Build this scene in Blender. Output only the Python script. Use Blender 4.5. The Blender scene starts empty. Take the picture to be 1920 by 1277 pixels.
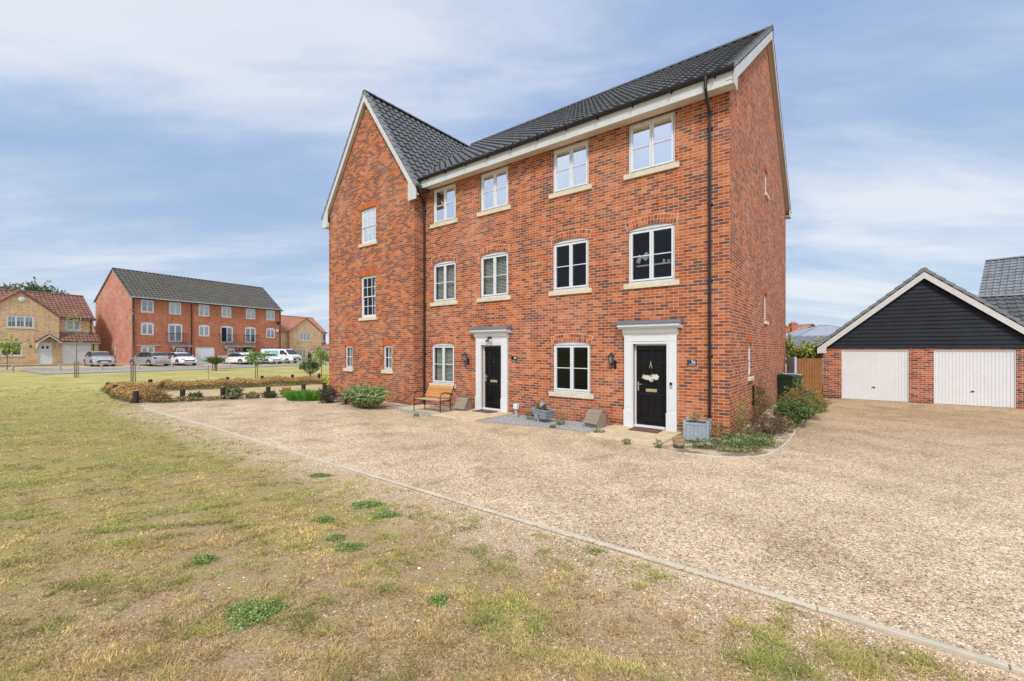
import bpy, math, random
import numpy as np
from mathutils import Vector, Matrix
from mathutils.geometry import tessellate_polygon

random.seed(7)
RNG = np.random.default_rng(11)
scene = bpy.context.scene
COL = scene.collection
V = Vector

# ------------------------------------------------------------------ helpers
class MB:
    """collects geometry for ONE mesh object; UVs are metres, box projected"""
    def __init__(s, M=None):
        s.v = []; s.f = []; s.m = []; s.t = []; s.M = M or Matrix.Identity(4); s.tint = None
    def pt(s, p):
        s.v.append(s.M @ Vector(p)); return len(s.v) - 1
    def face(s, pts, m=0, t=None):
        s.f.append([s.pt(p) for p in pts]); s.m.append(m); s.t.append(t)
    def fi(s, idx, m=0, t=None):
        s.f.append(list(idx)); s.m.append(m); s.t.append(t)
    def box(s, x0, x1, y0, y1, z0, z1, m=0, t=None):
        i = [s.pt(p) for p in ((x0,y0,z0),(x1,y0,z0),(x1,y1,z0),(x0,y1,z0),(x0,y0,z1),(x1,y0,z1),(x1,y1,z1),(x0,y1,z1))]
        for q in ((0,3,2,1),(4,5,6,7),(0,1,5,4),(1,2,6,5),(2,3,7,6),(3,0,4,7)):
            s.fi([i[k] for k in q], m, t)
        return s
    def prism(s, poly, a, b, axis='y', m=0):
        """poly of 2D points extruded from a to b on axis"""
        def P(u, w, k):
            return {'y': (u, k, w), 'x': (k, u, w), 'z': (u, w, k)}[axis]
        A = [s.pt(P(u, w, a)) for u, w in poly]; B = [s.pt(P(u, w, b)) for u, w in poly]
        n = len(poly)
        s.fi(A[::-1], m); s.fi(B, m)
        for i in range(n):
            s.fi((A[i], A[(i+1) % n], B[(i+1) % n], B[i]), m)
        return s
    def bar(s, p0, p1, w, h, up=(0,0,1), m=0, t=None):
        p0 = V(p0); p1 = V(p1); d = (p1 - p0).normalized(); up = V(up)
        sd = d.cross(up)
        if sd.length < 1e-4: sd = d.cross(V((0,1,0)))
        sd.normalize(); u2 = sd.cross(d).normalized()
        c = [(-w/2,-h/2),(w/2,-h/2),(w/2,h/2),(-w/2,h/2)]
        A = [s.pt(p0 + sd*a + u2*b) for a, b in c]; B = [s.pt(p1 + sd*a + u2*b) for a, b in c]
        s.fi(A, m, t); s.fi(B[::-1], m, t)
        for i in range(4): s.fi((A[i], B[i], B[(i+1) % 4], A[(i+1) % 4]), m, t)
        return s
    def tube(s, pts, r, n=8, m=0, caps=True):
        pts = [V(p) for p in pts]; rings = []
        if not hasattr(r, '__len__'): r = [r]*len(pts)
        ref = V((0.13, 0.31, 0.94))
        for i, p in enumerate(pts):
            d = (pts[min(i+1, len(pts)-1)] - pts[max(i-1, 0)]).normalized()
            a = d.cross(ref)
            if a.length < .05: a = d.cross(V((1,0,0)))
            a.normalize(); b = d.cross(a).normalized()
            rings.append([s.pt(p + (a*math.cos(k*2*math.pi/n) + b*math.sin(k*2*math.pi/n))*r[i]) for k in range(n)])
        for A, B in zip(rings, rings[1:]):
            for k in range(n): s.fi((A[k], A[(k+1) % n], B[(k+1) % n], B[k]), m)
        if caps: s.fi(rings[0][::-1], m); s.fi(rings[-1], m)
        return s
    def lathe(s, prof, c=(0,0,0), n=16, m=0, caps=True):
        rings = [[s.pt((c[0]+r*math.cos(k*2*math.pi/n), c[1]+r*math.sin(k*2*math.pi/n), c[2]+z)) for k in range(n)] for r, z in prof]
        for A, B in zip(rings, rings[1:]):
            for k in range(n): s.fi((A[k], A[(k+1) % n], B[(k+1) % n], B[k]), m)
        if caps: s.fi(rings[0][::-1], m); s.fi(rings[-1], m)
        return s
    def build(s, name, mats, parent=None, smooth=False, loc=None, bevel=0):
        me = bpy.data.meshes.new(name)
        me.from_pydata([tuple(v) for v in s.v], [], s.f)
        if not isinstance(mats, (list, tuple)): mats = [mats]
        for m in mats: me.materials.append(m)
        me.polygons.foreach_set('material_index', s.m)
        uv = me.uv_layers.new(name='UVMap')
        buf = np.zeros(len(me.loops)*2, np.float32); k = 0
        for p in me.polygons:
            n = p.normal
            for vi in p.vertices:
                c = s.v[vi]
                if abs(n.z) > .8: u, w = c.x, c.y
                elif abs(n.y) >= abs(n.x): u, w = c.x, c.z
                else: u, w = c.y, c.z
                buf[k] = u; buf[k+1] = w; k += 2
        uv.data.foreach_set('uv', buf)
        if any(t is not None for t in s.t):
            at = me.color_attributes.new(name='col', type='FLOAT_COLOR', domain='CORNER')
            cb = []
            for p, t in zip(me.polygons, s.t):
                t = t or (1,1,1); cb += [t[0], t[1], t[2], 1.0]*len(p.vertices)
            at.data.foreach_set('color', cb)
        if smooth: me.polygons.foreach_set('use_smooth', [True]*len(me.polygons))
        me.update()
        o = bpy.data.objects.new(name, me); COL.objects.link(o)
        if parent: o.parent = parent
        if loc: o.location = loc
        if bevel:
            b = o.modifiers.new('Bevel', 'BEVEL'); b.width = bevel; b.segments = 2; b.limit_method = 'ANGLE'
        return o

def tag(o, label=None, cat=None, group=None, kind=None):
    if label: o['label'] = label
    if cat: o['category'] = cat
    if group: o['group'] = group
    if kind: o['kind'] = kind
    return o
def empty(name, loc=(0,0,0), rz=0, label=None, cat=None, group=None):
    o = bpy.data.objects.new(name, None); COL.objects.link(o)
    o.location = loc; o.rotation_euler = (0,0,rz); o.empty_display_size = .2
    return tag(o, label, cat, group)
def copy_tree(o, parent=None):
    c = o.copy(); COL.objects.link(c); c.parent = parent
    for ch in o.children: copy_tree(ch, c)
    return c

def np_mesh(name, verts, faces_n, idx, mat, cols=None, parent=None, smooth=False):
    """fast mesh from numpy: verts (N,3), idx (F,faces_n), cols (F,3)"""
    me = bpy.data.meshes.new(name)
    F = idx.shape[0]
    me.vertices.add(len(verts)); me.vertices.foreach_set('co', verts.astype(np.float32).ravel())
    me.loops.add(F*faces_n); me.loops.foreach_set('vertex_index', idx.astype(np.int32).ravel())
    me.polygons.add(F)
    me.polygons.foreach_set('loop_start', np.arange(0, F*faces_n, faces_n, dtype=np.int32))
    me.materials.append(mat)
    if cols is not None:
        at = me.color_attributes.new(name='col', type='FLOAT_COLOR', domain='CORNER')
        c4 = np.ones((F, faces_n, 4), np.float32); c4[:, :, :3] = cols[:, None, :]
        at.data.foreach_set('color', c4.ravel())
    me.update(calc_edges=True); me.validate()
    if smooth: me.polygons.foreach_set('use_smooth', [True]*len(me.polygons))
    o = bpy.data.objects.new(name, me); COL.objects.link(o)
    if parent: o.parent = parent
    return o

def vnoise(x, y, seed=0):
    xi = np.floor(x).astype(np.int64); yi = np.floor(y).astype(np.int64); xf = x-xi; yf = y-yi
    def h(a, b):
        n = (a*374761393 + b*668265263 + seed*974711) & 0xffffffff
        n = ((n ^ (n >> 13))*1274126177) & 0xffffffff
        return ((n ^ (n >> 16)) & 0xffff)/65535.0
    u = xf*xf*(3-2*xf); w = yf*yf*(3-2*yf)
    return (h(xi,yi)*(1-u)+h(xi+1,yi)*u)*(1-w) + (h(xi,yi+1)*(1-u)+h(xi+1,yi+1)*u)*w
def fbm(x, y, seed=0, o=3):
    r = 0; a = .5; s = 0
    for i in range(o):
        r = r + a*vnoise(x*2**i, y*2**i, seed+i*17); s += a; a *= .5
    return r/s

# ------------------------------------------------------------------ materials
class NT:
    def __init__(s, mat): s.nt = mat.node_tree; s.n = s.nt.nodes; s.l = s.nt.links
    def add(s, t, **kw):
        n = s.n.new(t)
        for k, v in kw.items():
            if k.startswith('i_'):
                key = k[2:]; key = int(key) if key.isdigit() else key.replace('_', ' ')
                n.inputs[key].default_value = v
            else: setattr(n, k, v)
        return n
    def link(s, a, b): s.l.new(a, b)
    def ramp(s, src, stops, interp='LINEAR'):
        r = s.n.new('ShaderNodeValToRGB'); r.color_ramp.interpolation = interp
        e = r.color_ramp.elements
        while len(e) < len(stops): e.new(.5)
        for el, (p, c) in zip(e, stops):
            el.position = p; el.color = (c[0], c[1], c[2], 1) if hasattr(c, '__len__') else (c, c, c, 1)
        s.link(src, r.inputs[0]); return r.outputs[0]
    def mix(s, fac, a, b, mode='MIX'):
        m = s.n.new('ShaderNodeMix'); m.data_type = 'RGBA'; m.blend_type = mode
        for sock, v in ((m.inputs[0], fac), (m.inputs[6], a), (m.inputs[7], b)):
            if hasattr(v, 'is_linked') or hasattr(v, 'links'): s.link(v, sock)
            elif hasattr(v, '__len__'): sock.default_value = (v[0], v[1], v[2], 1)
            else: sock.default_value = v if sock.type == 'VALUE' else (v, v, v, 1)
        return m.outputs[2]
    def math(s, op, a, b=None, clamp=False):
        m = s.n.new('ShaderNodeMath'); m.operation = op; m.use_clamp = clamp
        for i, v in enumerate((a, b)):
            if v is None: continue
            if hasattr(v, 'links'): s.link(v, m.inputs[i])
            else: m.inputs[i].default_value = v
        return m.outputs[0]
    def noise(s, vec, scale, detail=3, rough=.5, out=0):
        n = s.add('ShaderNodeTexNoise'); n.inputs['Scale'].default_value = scale
        n.inputs['Detail'].default_value = detail; n.inputs['Roughness'].default_value = rough
        if vec is not None: s.link(vec, n.inputs['Vector'])
        return n.outputs[out]

def newmat(name):
    m = bpy.data.materials.new(name); m.use_nodes = True
    t = NT(m); b = t.n['Principled BSDF']
    return m, t, b

def plain(name, c, rough=.6, var=.12, scale=6, bump=0, metal=0, bscale=None, spec=None, dirt=0):
    m, t, b = newmat(name)
    oc = t.add('ShaderNodeTexCoord').outputs['Object']
    n = t.noise(oc, scale, 4, .6)
    f = t.ramp(n, [(.3, 1-var), (.7, 1+var*.6)])
    col = t.mix(1.0, c, f, 'MULTIPLY')
    if dirt:
        n2 = t.noise(oc, scale*.35, 5, .7)
        col = t.mix(t.ramp(n2, [(.45, 0), (.75, dirt)]), col, (c[0]*.45, c[1]*.42, c[2]*.36))
    t.link(col, b.inputs['Base Color'])
    b.inputs['Roughness'].default_value = rough; b.inputs['Metallic'].default_value = metal
    if spec is not None: b.inputs['Specular IOR Level'].default_value = spec
    if bump:
        bp = t.add('ShaderNodeBump'); bp.inputs['Strength'].default_value = bump; bp.inputs['Distance'].default_value = .01
        t.link(t.noise(oc, bscale or scale*6, 4, .6), bp.inputs['Height']); t.link(bp.outputs[0], b.inputs['Normal'])
    return m

def brick(name, stops, mortar, bw=.225, rh=.075, ms=.0055, patch=.12, pale=.0, bump=.6):
    m, t, b = newmat(name)
    uv = t.add('ShaderNodeUVMap').outputs[0]
    br = t.add('ShaderNodeTexBrick'); br.offset = .5; br.squash = 1
    t.link(uv, br.inputs['Vector'])
    br.inputs['Color1'].default_value = (0,0,0,1); br.inputs['Color2'].default_value = (1,1,1,1); br.inputs['Mortar'].default_value = (.5,.5,.5,1)
    for k, v in (('Scale', 1), ('Mortar Size', ms), ('Mortar Smooth', .15), ('Bias', 0), ('Brick Width', bw), ('Row Height', rh)): br.inputs[k].default_value = v
    big = t.noise(uv, 1.1, 3, .5)
    sh = t.math('MULTIPLY_ADD', big, patch*4); t.n[-1].inputs[2].default_value = -patch*2
    val = t.math('ADD', br.outputs['Color'], sh, True)
    col = t.ramp(val, stops, 'LINEAR')
    fine = t.noise(uv, 55, 4, .7)
    col = t.mix(1.0, col, t.ramp(fine, [(.25, .78), (.75, 1.2)]), 'MULTIPLY')
    mort = t.mix(t.noise(uv, 4, 3), mortar, tuple(k*.72 for k in mortar))
    col = t.mix(br.outputs['Fac'], col, mort)
    if pale:
        pn = t.noise(uv, .55, 5, .65)
        col = t.mix(t.ramp(pn, [(.48, 0), (.74, pale)]), col, (.62, .50, .42))
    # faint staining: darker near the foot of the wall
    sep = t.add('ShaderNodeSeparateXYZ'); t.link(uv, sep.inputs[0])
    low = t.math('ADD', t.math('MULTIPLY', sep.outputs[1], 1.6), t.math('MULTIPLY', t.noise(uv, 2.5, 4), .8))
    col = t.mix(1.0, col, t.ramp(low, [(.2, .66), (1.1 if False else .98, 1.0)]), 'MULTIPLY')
    mps = t.add('ShaderNodeMapping'); mps.inputs['Scale'].default_value = (5.5,.30,1); t.link(uv, mps.inputs[0])
    col = t.mix(1.0, col, t.ramp(t.noise(mps.outputs[0], 1.0, 4, .6), [(.32,(.84,.83,.83)),(.55,(1,1,1)),(.75,(1.07,1.08,1.10))]), 'MULTIPLY')
    t.link(col, b.inputs['Base Color'])
    b.inputs['Roughness'].default_value = .88; b.inputs['Specular IOR Level'].default_value = .2
    h = t.math('ADD', t.math('MULTIPLY', br.outputs['Fac'], -1.0), t.math('MULTIPLY', fine, .35))
    bp = t.add('ShaderNodeBump'); bp.inputs['Strength'].default_value = bump; bp.inputs['Distance'].default_value = .006
    t.link(h, bp.inputs['Height']); t.link(bp.outputs[0], b.inputs['Normal'])
    return m

def attr_mat(name, rough=.7, transl=.0, var=.15, scale=30, spec=.3):
    m, t, b = newmat(name)
    a = t.add('ShaderNodeAttribute'); a.attribute_name = 'col'
    oc = t.add('ShaderNodeTexCoord').outputs['Object']
    f = t.ramp(t.noise(oc, scale, 3), [(.3, 1-var), (.7, 1+var)])
    col = t.mix(1.0, a.outputs['Color'], f, 'MULTIPLY')
    t.link(col, b.inputs['Base Color']); b.inputs['Roughness'].default_value = rough; b.inputs['Specular IOR Level'].default_value = spec
    if transl:
        tr = t.add('ShaderNodeBsdfTranslucent'); t.link(col, tr.inputs[0])
        mx = t.add('ShaderNodeMixShader'); mx.inputs[0].default_value = transl
        t.link(b.outputs[0], mx.inputs[1]); t.link(tr.outputs[0], mx.inputs[2])
        t.link(mx.outputs[0], t.n['Material Output'].inputs[0])
    return m

def glass(name, base, tint=(.9,.95,1), fk=1.0):
    m, t, b = newmat(name); t.n.remove(b)
    fr = t.add('ShaderNodeFresnel'); fr.inputs[0].default_value = 1.5
    f = t.math('ADD', t.math('MULTIPLY', fr.outputs[0], fk), base, True)
    gl = t.add('ShaderNodeBsdfGlossy'); gl.inputs['Roughness'].default_value = .01; gl.inputs[0].default_value = (*tint, 1)
    oc = t.add('ShaderNodeTexCoord').outputs['Object']
    bp = t.add('ShaderNodeBump'); bp.inputs['Strength'].default_value = .04; bp.inputs['Distance'].default_value = .02
    t.link(t.noise(oc, 1.3, 1), bp.inputs['Height']); t.link(bp.outputs[0], gl.inputs['Normal'])
    tr = t.add('ShaderNodeBsdfTransparent'); tr.inputs[0].default_value = (.82,.86,.86,1)
    mx = t.add('ShaderNodeMixShader'); t.link(f, mx.inputs[0]); t.link(tr.outputs[0], mx.inputs[1]); t.link(gl.outputs[0], mx.inputs[2])
    t.link(mx.outputs[0], t.n['Material Output'].inputs[0])
    return m

OR1, OR2, OR3, DK1, DK2 = (.410,.107,.035), (.475,.148,.053), (.330,.084,.032), (.172,.063,.044), (.23,.077,.048)
M = {}
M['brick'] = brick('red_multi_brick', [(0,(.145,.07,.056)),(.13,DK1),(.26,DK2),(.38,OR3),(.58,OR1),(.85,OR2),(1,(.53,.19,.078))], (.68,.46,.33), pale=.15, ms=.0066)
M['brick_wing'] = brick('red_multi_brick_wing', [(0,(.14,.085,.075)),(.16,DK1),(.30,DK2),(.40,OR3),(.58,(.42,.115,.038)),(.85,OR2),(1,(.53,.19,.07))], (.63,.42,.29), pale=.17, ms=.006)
M['brick_gar'] = brick('garage_brick', [(0,(.09,.045,.04)),(.2,DK1),(.34,DK2),(.42,OR3),(.6,(.40,.10,.045)),(1,(.5,.16,.08))], (.66,.55,.44), pale=.1, ms=.007)
M['brick_far'] = brick('smooth_red_brick', [(0,(.33,.095,.052)),(.4,(.44,.135,.07)),(1,(.52,.175,.09))], (.5,.3,.2), patch=.1, pale=.15, bump=.3)
M['brick_side'] = brick('weathered_red_brick', [(0,(.40,.155,.10)),(.4,(.52,.21,.14)),(1,(.60,.27,.19))], (.46,.30,.24), patch=.16, pale=.35, bump=.3)
M['brick_cream'] = brick('buff_brick', [(0,(.50,.31,.17)),(.4,(.66,.44,.26)),(1,(.76,.54,.34))], (.62,.46,.30), patch=.2, pale=.1, bump=.3)
M['vouss'] = attr_mat('arch_brick', .88, 0, .15, 60, .2)
M['mortar'] = plain('lime_mortar', (.66,.48,.36), .9, .15, 12)
M['tile'] = plain('dark_grey_concrete_tile', (.098,.104,.114), .62, .35, 3.0, .25, bscale=90, dirt=.3)
M['tile_lt'] = plain('weathered_grey_tile', (.20,.215,.235), .7, .3, 3.0, .25, bscale=90)
M['tile_brown'] = plain('brown_grey_tile', (.112,.106,.092), .8, .22, 1.6, .2, dirt=.3)
M['tile_red'] = plain('red_pantile', (.25,.12,.092), .75, .35, 2.5, .2, dirt=.4)
M['tile_orange'] = plain('orange_pantile', (.43,.19,.13), .75, .3, 2.5, .2)
M['tile_pink'] = plain('faded_red_tile', (.46,.27,.22), .75, .2, 2.5, .2)
M['slate_far'] = plain('pale_slate', (.30,.33,.38), .6, .15, 2.0)
M['upvc'] = plain('white_upvc', (.66,.68,.70), .32, .04, 5, spec=.5)
M['white'] = plain('white_painted_timber', (.57,.58,.57), .45, .06, 4, dirt=.12)  # white paint, greyed: the fascia's shade is put into this colour
M['soffit'] = plain('cream_soffit', (.62,.56,.48), .6, .08, 3)
M['sill'] = plain('cream_cast_stone', (.64,.58,.43), .8, .12, 9, .25, bscale=80, dirt=.25)
M['slab'] = plain('buff_paving_slab', (.62,.50,.32), .85, .22, 4, .35, bscale=60, dirt=.35)
M['black'] = plain('black_plastic', (.012,.012,.014), .28, .2, 5)
M['blackpaint'] = plain('black_gloss_paint', (.0055,.006,.008), .22, .2, 3, spec=.28)
M['blackmetal'] = plain('black_metal', (.014,.014,.015), .4, .2, 8)
M['lead'] = plain('lead_sheet', (.17,.19,.215), .5, .25, 5, .4, metal=.25, bscale=25)
M['glass_sky'] = glass('upper_glass', .84, (.98,.98,.98))
M['glass_low'] = glass('lower_glass', .006, fk=.6)
M['glass_far'] = glass('far_glass', .22)
M['glass_lamp'] = glass('lamp_glass', .25)
M['blind'] = plain('cream_blind_slat', (.74,.72,.60), .5, .08, 5)
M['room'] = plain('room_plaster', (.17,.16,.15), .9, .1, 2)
M['curtain'] = plain('pale_curtain', (.66,.64,.60), .9, .15, 20)
M['brass'] = plain('satin_brass', (.62,.52,.33), .3, .1, 20, metal=.7)
M['chrome'] = plain('brushed_steel', (.55,.55,.55), .3, .1, 20, metal=.8)
M['clad'] = plain('black_stained_board', (.013,.017,.026), .62, .35, 2.0, .5, bscale=22, spec=.25)
M['gdoor'] = plain('white_steel_door', (.69,.71,.73), .42, .04, 2, dirt=.08)
M['benchwood'] = plain('honey_timber', (.56,.25,.065), .45, .25, 14, .15)
M['seatwood'] = plain('faded_timber', (.50,.36,.20), .6, .2, 14, .15)
M['meter'] = plain('brown_grey_plastic', (.27,.215,.17), .7, .18, 7, .15, dirt=.3)
M['greypaint'] = plain('blue_grey_paint', (.30,.35,.38), .6, .14, 8, .15, dirt=.3)
M['fencepaint'] = plain('blue_grey_fence_paint', (.33,.47,.60), .7, .16, 5, .2)
M['soil'] = plain('potting_soil', (.05,.036,.026), .95, .3, 30, .6)
M['terracotta'] = plain('tan_glazed_pot', (.40,.26,.145), .5, .2, 8)
M['potband'] = plain('dark_glaze', (.055,.06,.065), .4, .3, 8)
M['gatewood'] = plain('orange_stained_timber', (.27,.115,.032), .6, .25, 5, .2)
M['bingreen'] = plain('dark_green_plastic', (.017,.045,.022), .45, .15, 5)
M['bingrey'] = plain('grey_plastic', (.33,.35,.37), .5, .15, 5)
M['blue'] = plain('blue_plastic', (.03,.16,.48), .4, .05, 5)
M['orange'] = plain('orange_plastic', (.75,.16,.02), .4, .05, 5)
M['bollard'] = plain('dark_stained_timber', (.028,.024,.022), .8, .3, 8, .4)
M['silverwood'] = plain('silvered_timber', (.42,.38,.32), .85, .25, 6, .3)
M['bark'] = plain('bark', (.17,.125,.085), .9, .3, 14, .5)
M['stake'] = plain('timber_stake', (.22,.16,.11), .9, .25, 10, .3)
M['concrete'] = plain('pale_concrete', (.56,.52,.42), .85, .15, 5, .3, bscale=70, dirt=.3)
M['tar'] = plain('asphalt', (.33,.32,.30), .9, .18, 3, .2)
M['paving'] = plain('tan_block_paving', (.46,.36,.26), .9, .2, 2, .2)
M['carwhite'] = plain('white_car_paint', (.80,.81,.82), .18, .02, 3, spec=.6)
M['carsilver'] = plain('silver_car_paint', (.50,.52,.54), .25, .03, 3, metal=.5)
M['carglass'] = plain('tinted_car_glass', (.035,.042,.05), .06, .2, 3, spec=.9)
M['tyre'] = plain('tyre_rubber', (.02,.02,.02), .8, .2, 8)
M['alloy'] = plain('alloy_wheel', (.42,.43,.45), .35, .1, 8, metal=.6)
M['plate_y'] = plain('yellow_number_plate', (.72,.50,.04), .4, .03, 3)
M['plate_w'] = plain('white_number_plate', (.78,.78,.74), .4, .03, 3)
M['redlight'] = plain('red_lamp_lens', (.35,.02,.02), .2, .1, 8)
M['headlight'] = plain('clear_lamp_lens', (.55,.58,.62), .12, .1, 8, metal=.4)
M['teal'] = plain('teal_vinyl', (.10,.50,.46), .4, .08, 5)
M['leaf'] = attr_mat('leaf', .55, .25, .15, 12)
M['grassblade'] = attr_mat('grass_blade', .7, .3, .12, 3)
M['stone'] = attr_mat('pebble', .75, 0, .2, 80)
M['petal'] = plain('white_petal', (.80,.79,.70), .6, .05, 30)
M['lilac'] = plain('lilac_petal', (.55,.48,.72), .6, .1, 30)
M['plateslate'] = plain('slate_sign', (.03,.05,.065), .4, .2, 10)
M['numwhite'] = plain('white_lettering', (.8,.8,.8), .5, .02, 10)
M['mat'] = plain('brown_doormat', (.14,.085,.06), .95, .3, 40, .6)
M['balcony'] = plain('black_railing', (.02,.02,.022), .5, .1, 8)

def chips_mat():
    m, t, b = newmat('slate_chippings')
    oc = t.add('ShaderNodeTexCoord').outputs['Object']
    v = t.add('ShaderNodeTexVoronoi'); v.inputs['Scale'].default_value = 34; t.link(oc, v.inputs['Vector'])
    sp = t.add('ShaderNodeSeparateColor'); t.link(v.outputs['Color'], sp.inputs[0])
    c = t.ramp(sp.outputs[0], [(0,(.26,.27,.285)),(.5,(.48,.49,.50)),(.9,(.68,.68,.67)),(1,(.6,.52,.4))])
    c = t.mix(t.ramp(v.outputs['Distance'], [(.25,0),(.75,.75)]), c, (.12,.12,.12))
    t.link(c, b.inputs['Base Color']); b.inputs['Roughness'].default_value = .8
    bp = t.add('ShaderNodeBump'); bp.inputs['Strength'].default_value = .8; bp.inputs['Distance'].default_value = .015; bp.invert = True
    t.link(v.outputs['Distance'], bp.inputs['Height']); t.link(bp.outputs[0], b.inputs['Normal'])
    return m
M['chips'] = chips_mat()

def gravel_mat():
    m, t, b = newmat('resin_gravel')
    oc = t.add('ShaderNodeTexCoord').outputs['Object']
    v = t.add('ShaderNodeTexVoronoi'); v.inputs['Scale'].default_value = 72; t.link(oc, v.inputs['Vector'])
    v.inputs['Randomness'].default_value = 1
    sp = t.add('ShaderNodeSeparateColor'); t.link(v.outputs['Color'], sp.inputs[0])
    c = t.ramp(sp.outputs[0], [(0,(.12,.12,.12)),(.10,(.33,.28,.23)),(.2,(.48,.32,.17)),(.32,(.62,.47,.28)),(.5,(.73,.59,.39)),(.68,(.66,.55,.40)),(.84,(.80,.69,.50)),(1,(.90,.84,.70))])
    c = t.mix(t.ramp(v.outputs['Distance'], [(.42,0),(.85,.5)]), c, (.24,.17,.105))
    v2 = t.add('ShaderNodeTexVoronoi'); v2.inputs['Scale'].default_value = 30; t.link(oc, v2.inputs['Vector'])
    sp2 = t.add('ShaderNodeSeparateColor'); t.link(v2.outputs['Color'], sp2.inputs[0])
    c = t.mix(1.0, c, t.ramp(sp2.outputs[1], [(0,.74),(.5,1.0),(1,1.16)]), 'MULTIPLY')
    n1 = t.noise(oc, .35, 4, .6); n2 = t.noise(oc, 1.6, 4, .65)
    c = t.mix(1.0, c, t.ramp(n1, [(.3,(.84,.80,.76)),(.62,(1.06,1.05,1.04))]), 'MULTIPLY')
    c = t.mix(1.0, c, t.ramp(n2, [(.3,(.90,.885,.86)),(.65,(1.10,1.08,1.05))]), 'MULTIPLY')
    wv = t.add('ShaderNodeTexWave'); wv.wave_type = 'BANDS'; wv.bands_direction = 'X'; wv.inputs['Scale'].default_value = .55; wv.inputs['Distortion'].default_value = 2.2; wv.inputs['Detail'].default_value = 2; wv.inputs['Detail Scale'].default_value = .35
    mpw = t.add('ShaderNodeMapping'); mpw.inputs['Rotation'].default_value = (0,0,math.radians(-52)); mpw.inputs['Scale'].default_value = (.55,.2,1); t.link(oc, mpw.inputs[0]); t.link(mpw.outputs[0], wv.inputs['Vector'])
    c = t.mix(1.0, c, t.ramp(wv.outputs['Fac'], [(.1,(.94,.93,.91)),(.5,(1,1,1)),(.9,(1.02,1.02,1.01))]), 'MULTIPLY')
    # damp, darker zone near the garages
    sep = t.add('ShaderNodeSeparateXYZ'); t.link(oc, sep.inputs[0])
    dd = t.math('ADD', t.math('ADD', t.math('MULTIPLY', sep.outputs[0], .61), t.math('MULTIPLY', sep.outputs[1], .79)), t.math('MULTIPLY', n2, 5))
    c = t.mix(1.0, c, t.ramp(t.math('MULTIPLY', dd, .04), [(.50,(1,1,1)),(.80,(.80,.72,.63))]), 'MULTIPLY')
    bl = t.ramp(t.noise(oc, .8, 6, .75), [(.36,(.81,.79,.76)),(.47,(.985,.985,.985)),(.7,(1.0,1.0,1.0))])
    c = t.mix(1.0, c, bl, 'MULTIPLY')
    t.link(c, b.inputs['Base Color']); b.inputs['Roughness'].default_value = .75; b.inputs['Specular IOR Level'].default_value = .3
    bp = t.add('ShaderNodeBump'); bp.inputs['Strength'].default_value = .75; bp.inputs['Distance'].default_value = .01; bp.invert = True
    t.link(v.outputs['Distance'], bp.inputs['Height']); t.link(bp.outputs[0], b.inputs['Normal'])
    return m
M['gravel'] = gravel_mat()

def lawn_mat():
    m, t, b = newmat('dry_lawn')
    oc = t.add('ShaderNodeTexCoord').outputs['Object']
    sep = t.add('ShaderNodeSeparateXYZ'); t.link(oc, sep.inputs[0])
    big = t.noise(oc, .45, 4, .6); mid = t.noise(oc, 2.6, 5, .65); fine = t.noise(oc, 28, 4, .7); vf = t.noise(oc, 75, 5, .8)
    soil = t.mix(fine, (.17,.11,.065), (.56,.41,.27))  # bare soil; its dark end also paints shadow between the tufts
    straw = t.mix(fine, (.18,.12,.055), (.58,.43,.22))
    green = t.mix(fine, (.18,.17,.05), (.44,.39,.15))
    c = t.mix(t.ramp(mid, [(.40,0),(.56,1)]), soil, straw)
    # greener away from the drive edge and further off
    dist = t.math('ADD', t.math('MULTIPLY', sep.outputs[0], .6096), t.math('MULTIPLY', sep.outputs[1], .7927))
    far = t.math('ADD', t.math('MULTIPLY', sep.outputs[1], .016), t.math('MULTIPLY', sep.outputs[0], -.022))
    k = t.math('ADD', t.math('ADD', far, t.math('MULTIPLY', big, .55)), t.math('MULTIPLY', mid, .55))
    c = t.mix(t.ramp(k, [(.56,0),(.80,.85)]), c, green)
    # worn strip alongside the edging
    strip = t.ramp(t.math('ADD', t.math('MULTIPLY', t.math('SUBTRACT', 4.13, dist), .6), t.math('MULTIPLY', mid, -.7)), [(-.0,1),(.35,0)])
    near = t.ramp(sep.outputs[0], [(0,0),(.0001,1)])
    c = t.mix(t.math('MULTIPLY', strip, t.ramp(t.math('MULTIPLY', sep.outputs[1], .05), [(.70,.85),(.78,0)])), c, t.mix(fine, (.36,.265,.17), (.66,.53,.38)))
    farg = t.mix(t.ramp(t.noise(oc, .5, 6, .7), [(.38,0),(.62,1)]), (.33,.33,.095), (.56,.46,.20))
    c = t.mix(t.ramp(t.math('MULTIPLY', sep.outputs[1], .01), [(.13,0),(.22,.85)]), c, farg)
    c = t.mix(1.0, c, t.ramp(vf, [(.34,.5),(.5,1.0),(.66,1.45)]), 'MULTIPLY')  # fine speckle; its dark half paints shade between tufts into the colour
    t.link(c, b.inputs['Base Color']); b.inputs['Roughness'].default_value = .95; b.inputs['Specular IOR Level'].default_value = .1
    bp = t.add('ShaderNodeBump'); bp.inputs['Strength'].default_value = .9; bp.inputs['Distance'].default_value = .03
    t.link(t.math('ADD', t.math('MULTIPLY', fine, .6), mid), bp.inputs['Height']); t.link(bp.outputs[0], b.inputs['Normal'])
    return m
M['lawn'] = lawn_mat()
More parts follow.
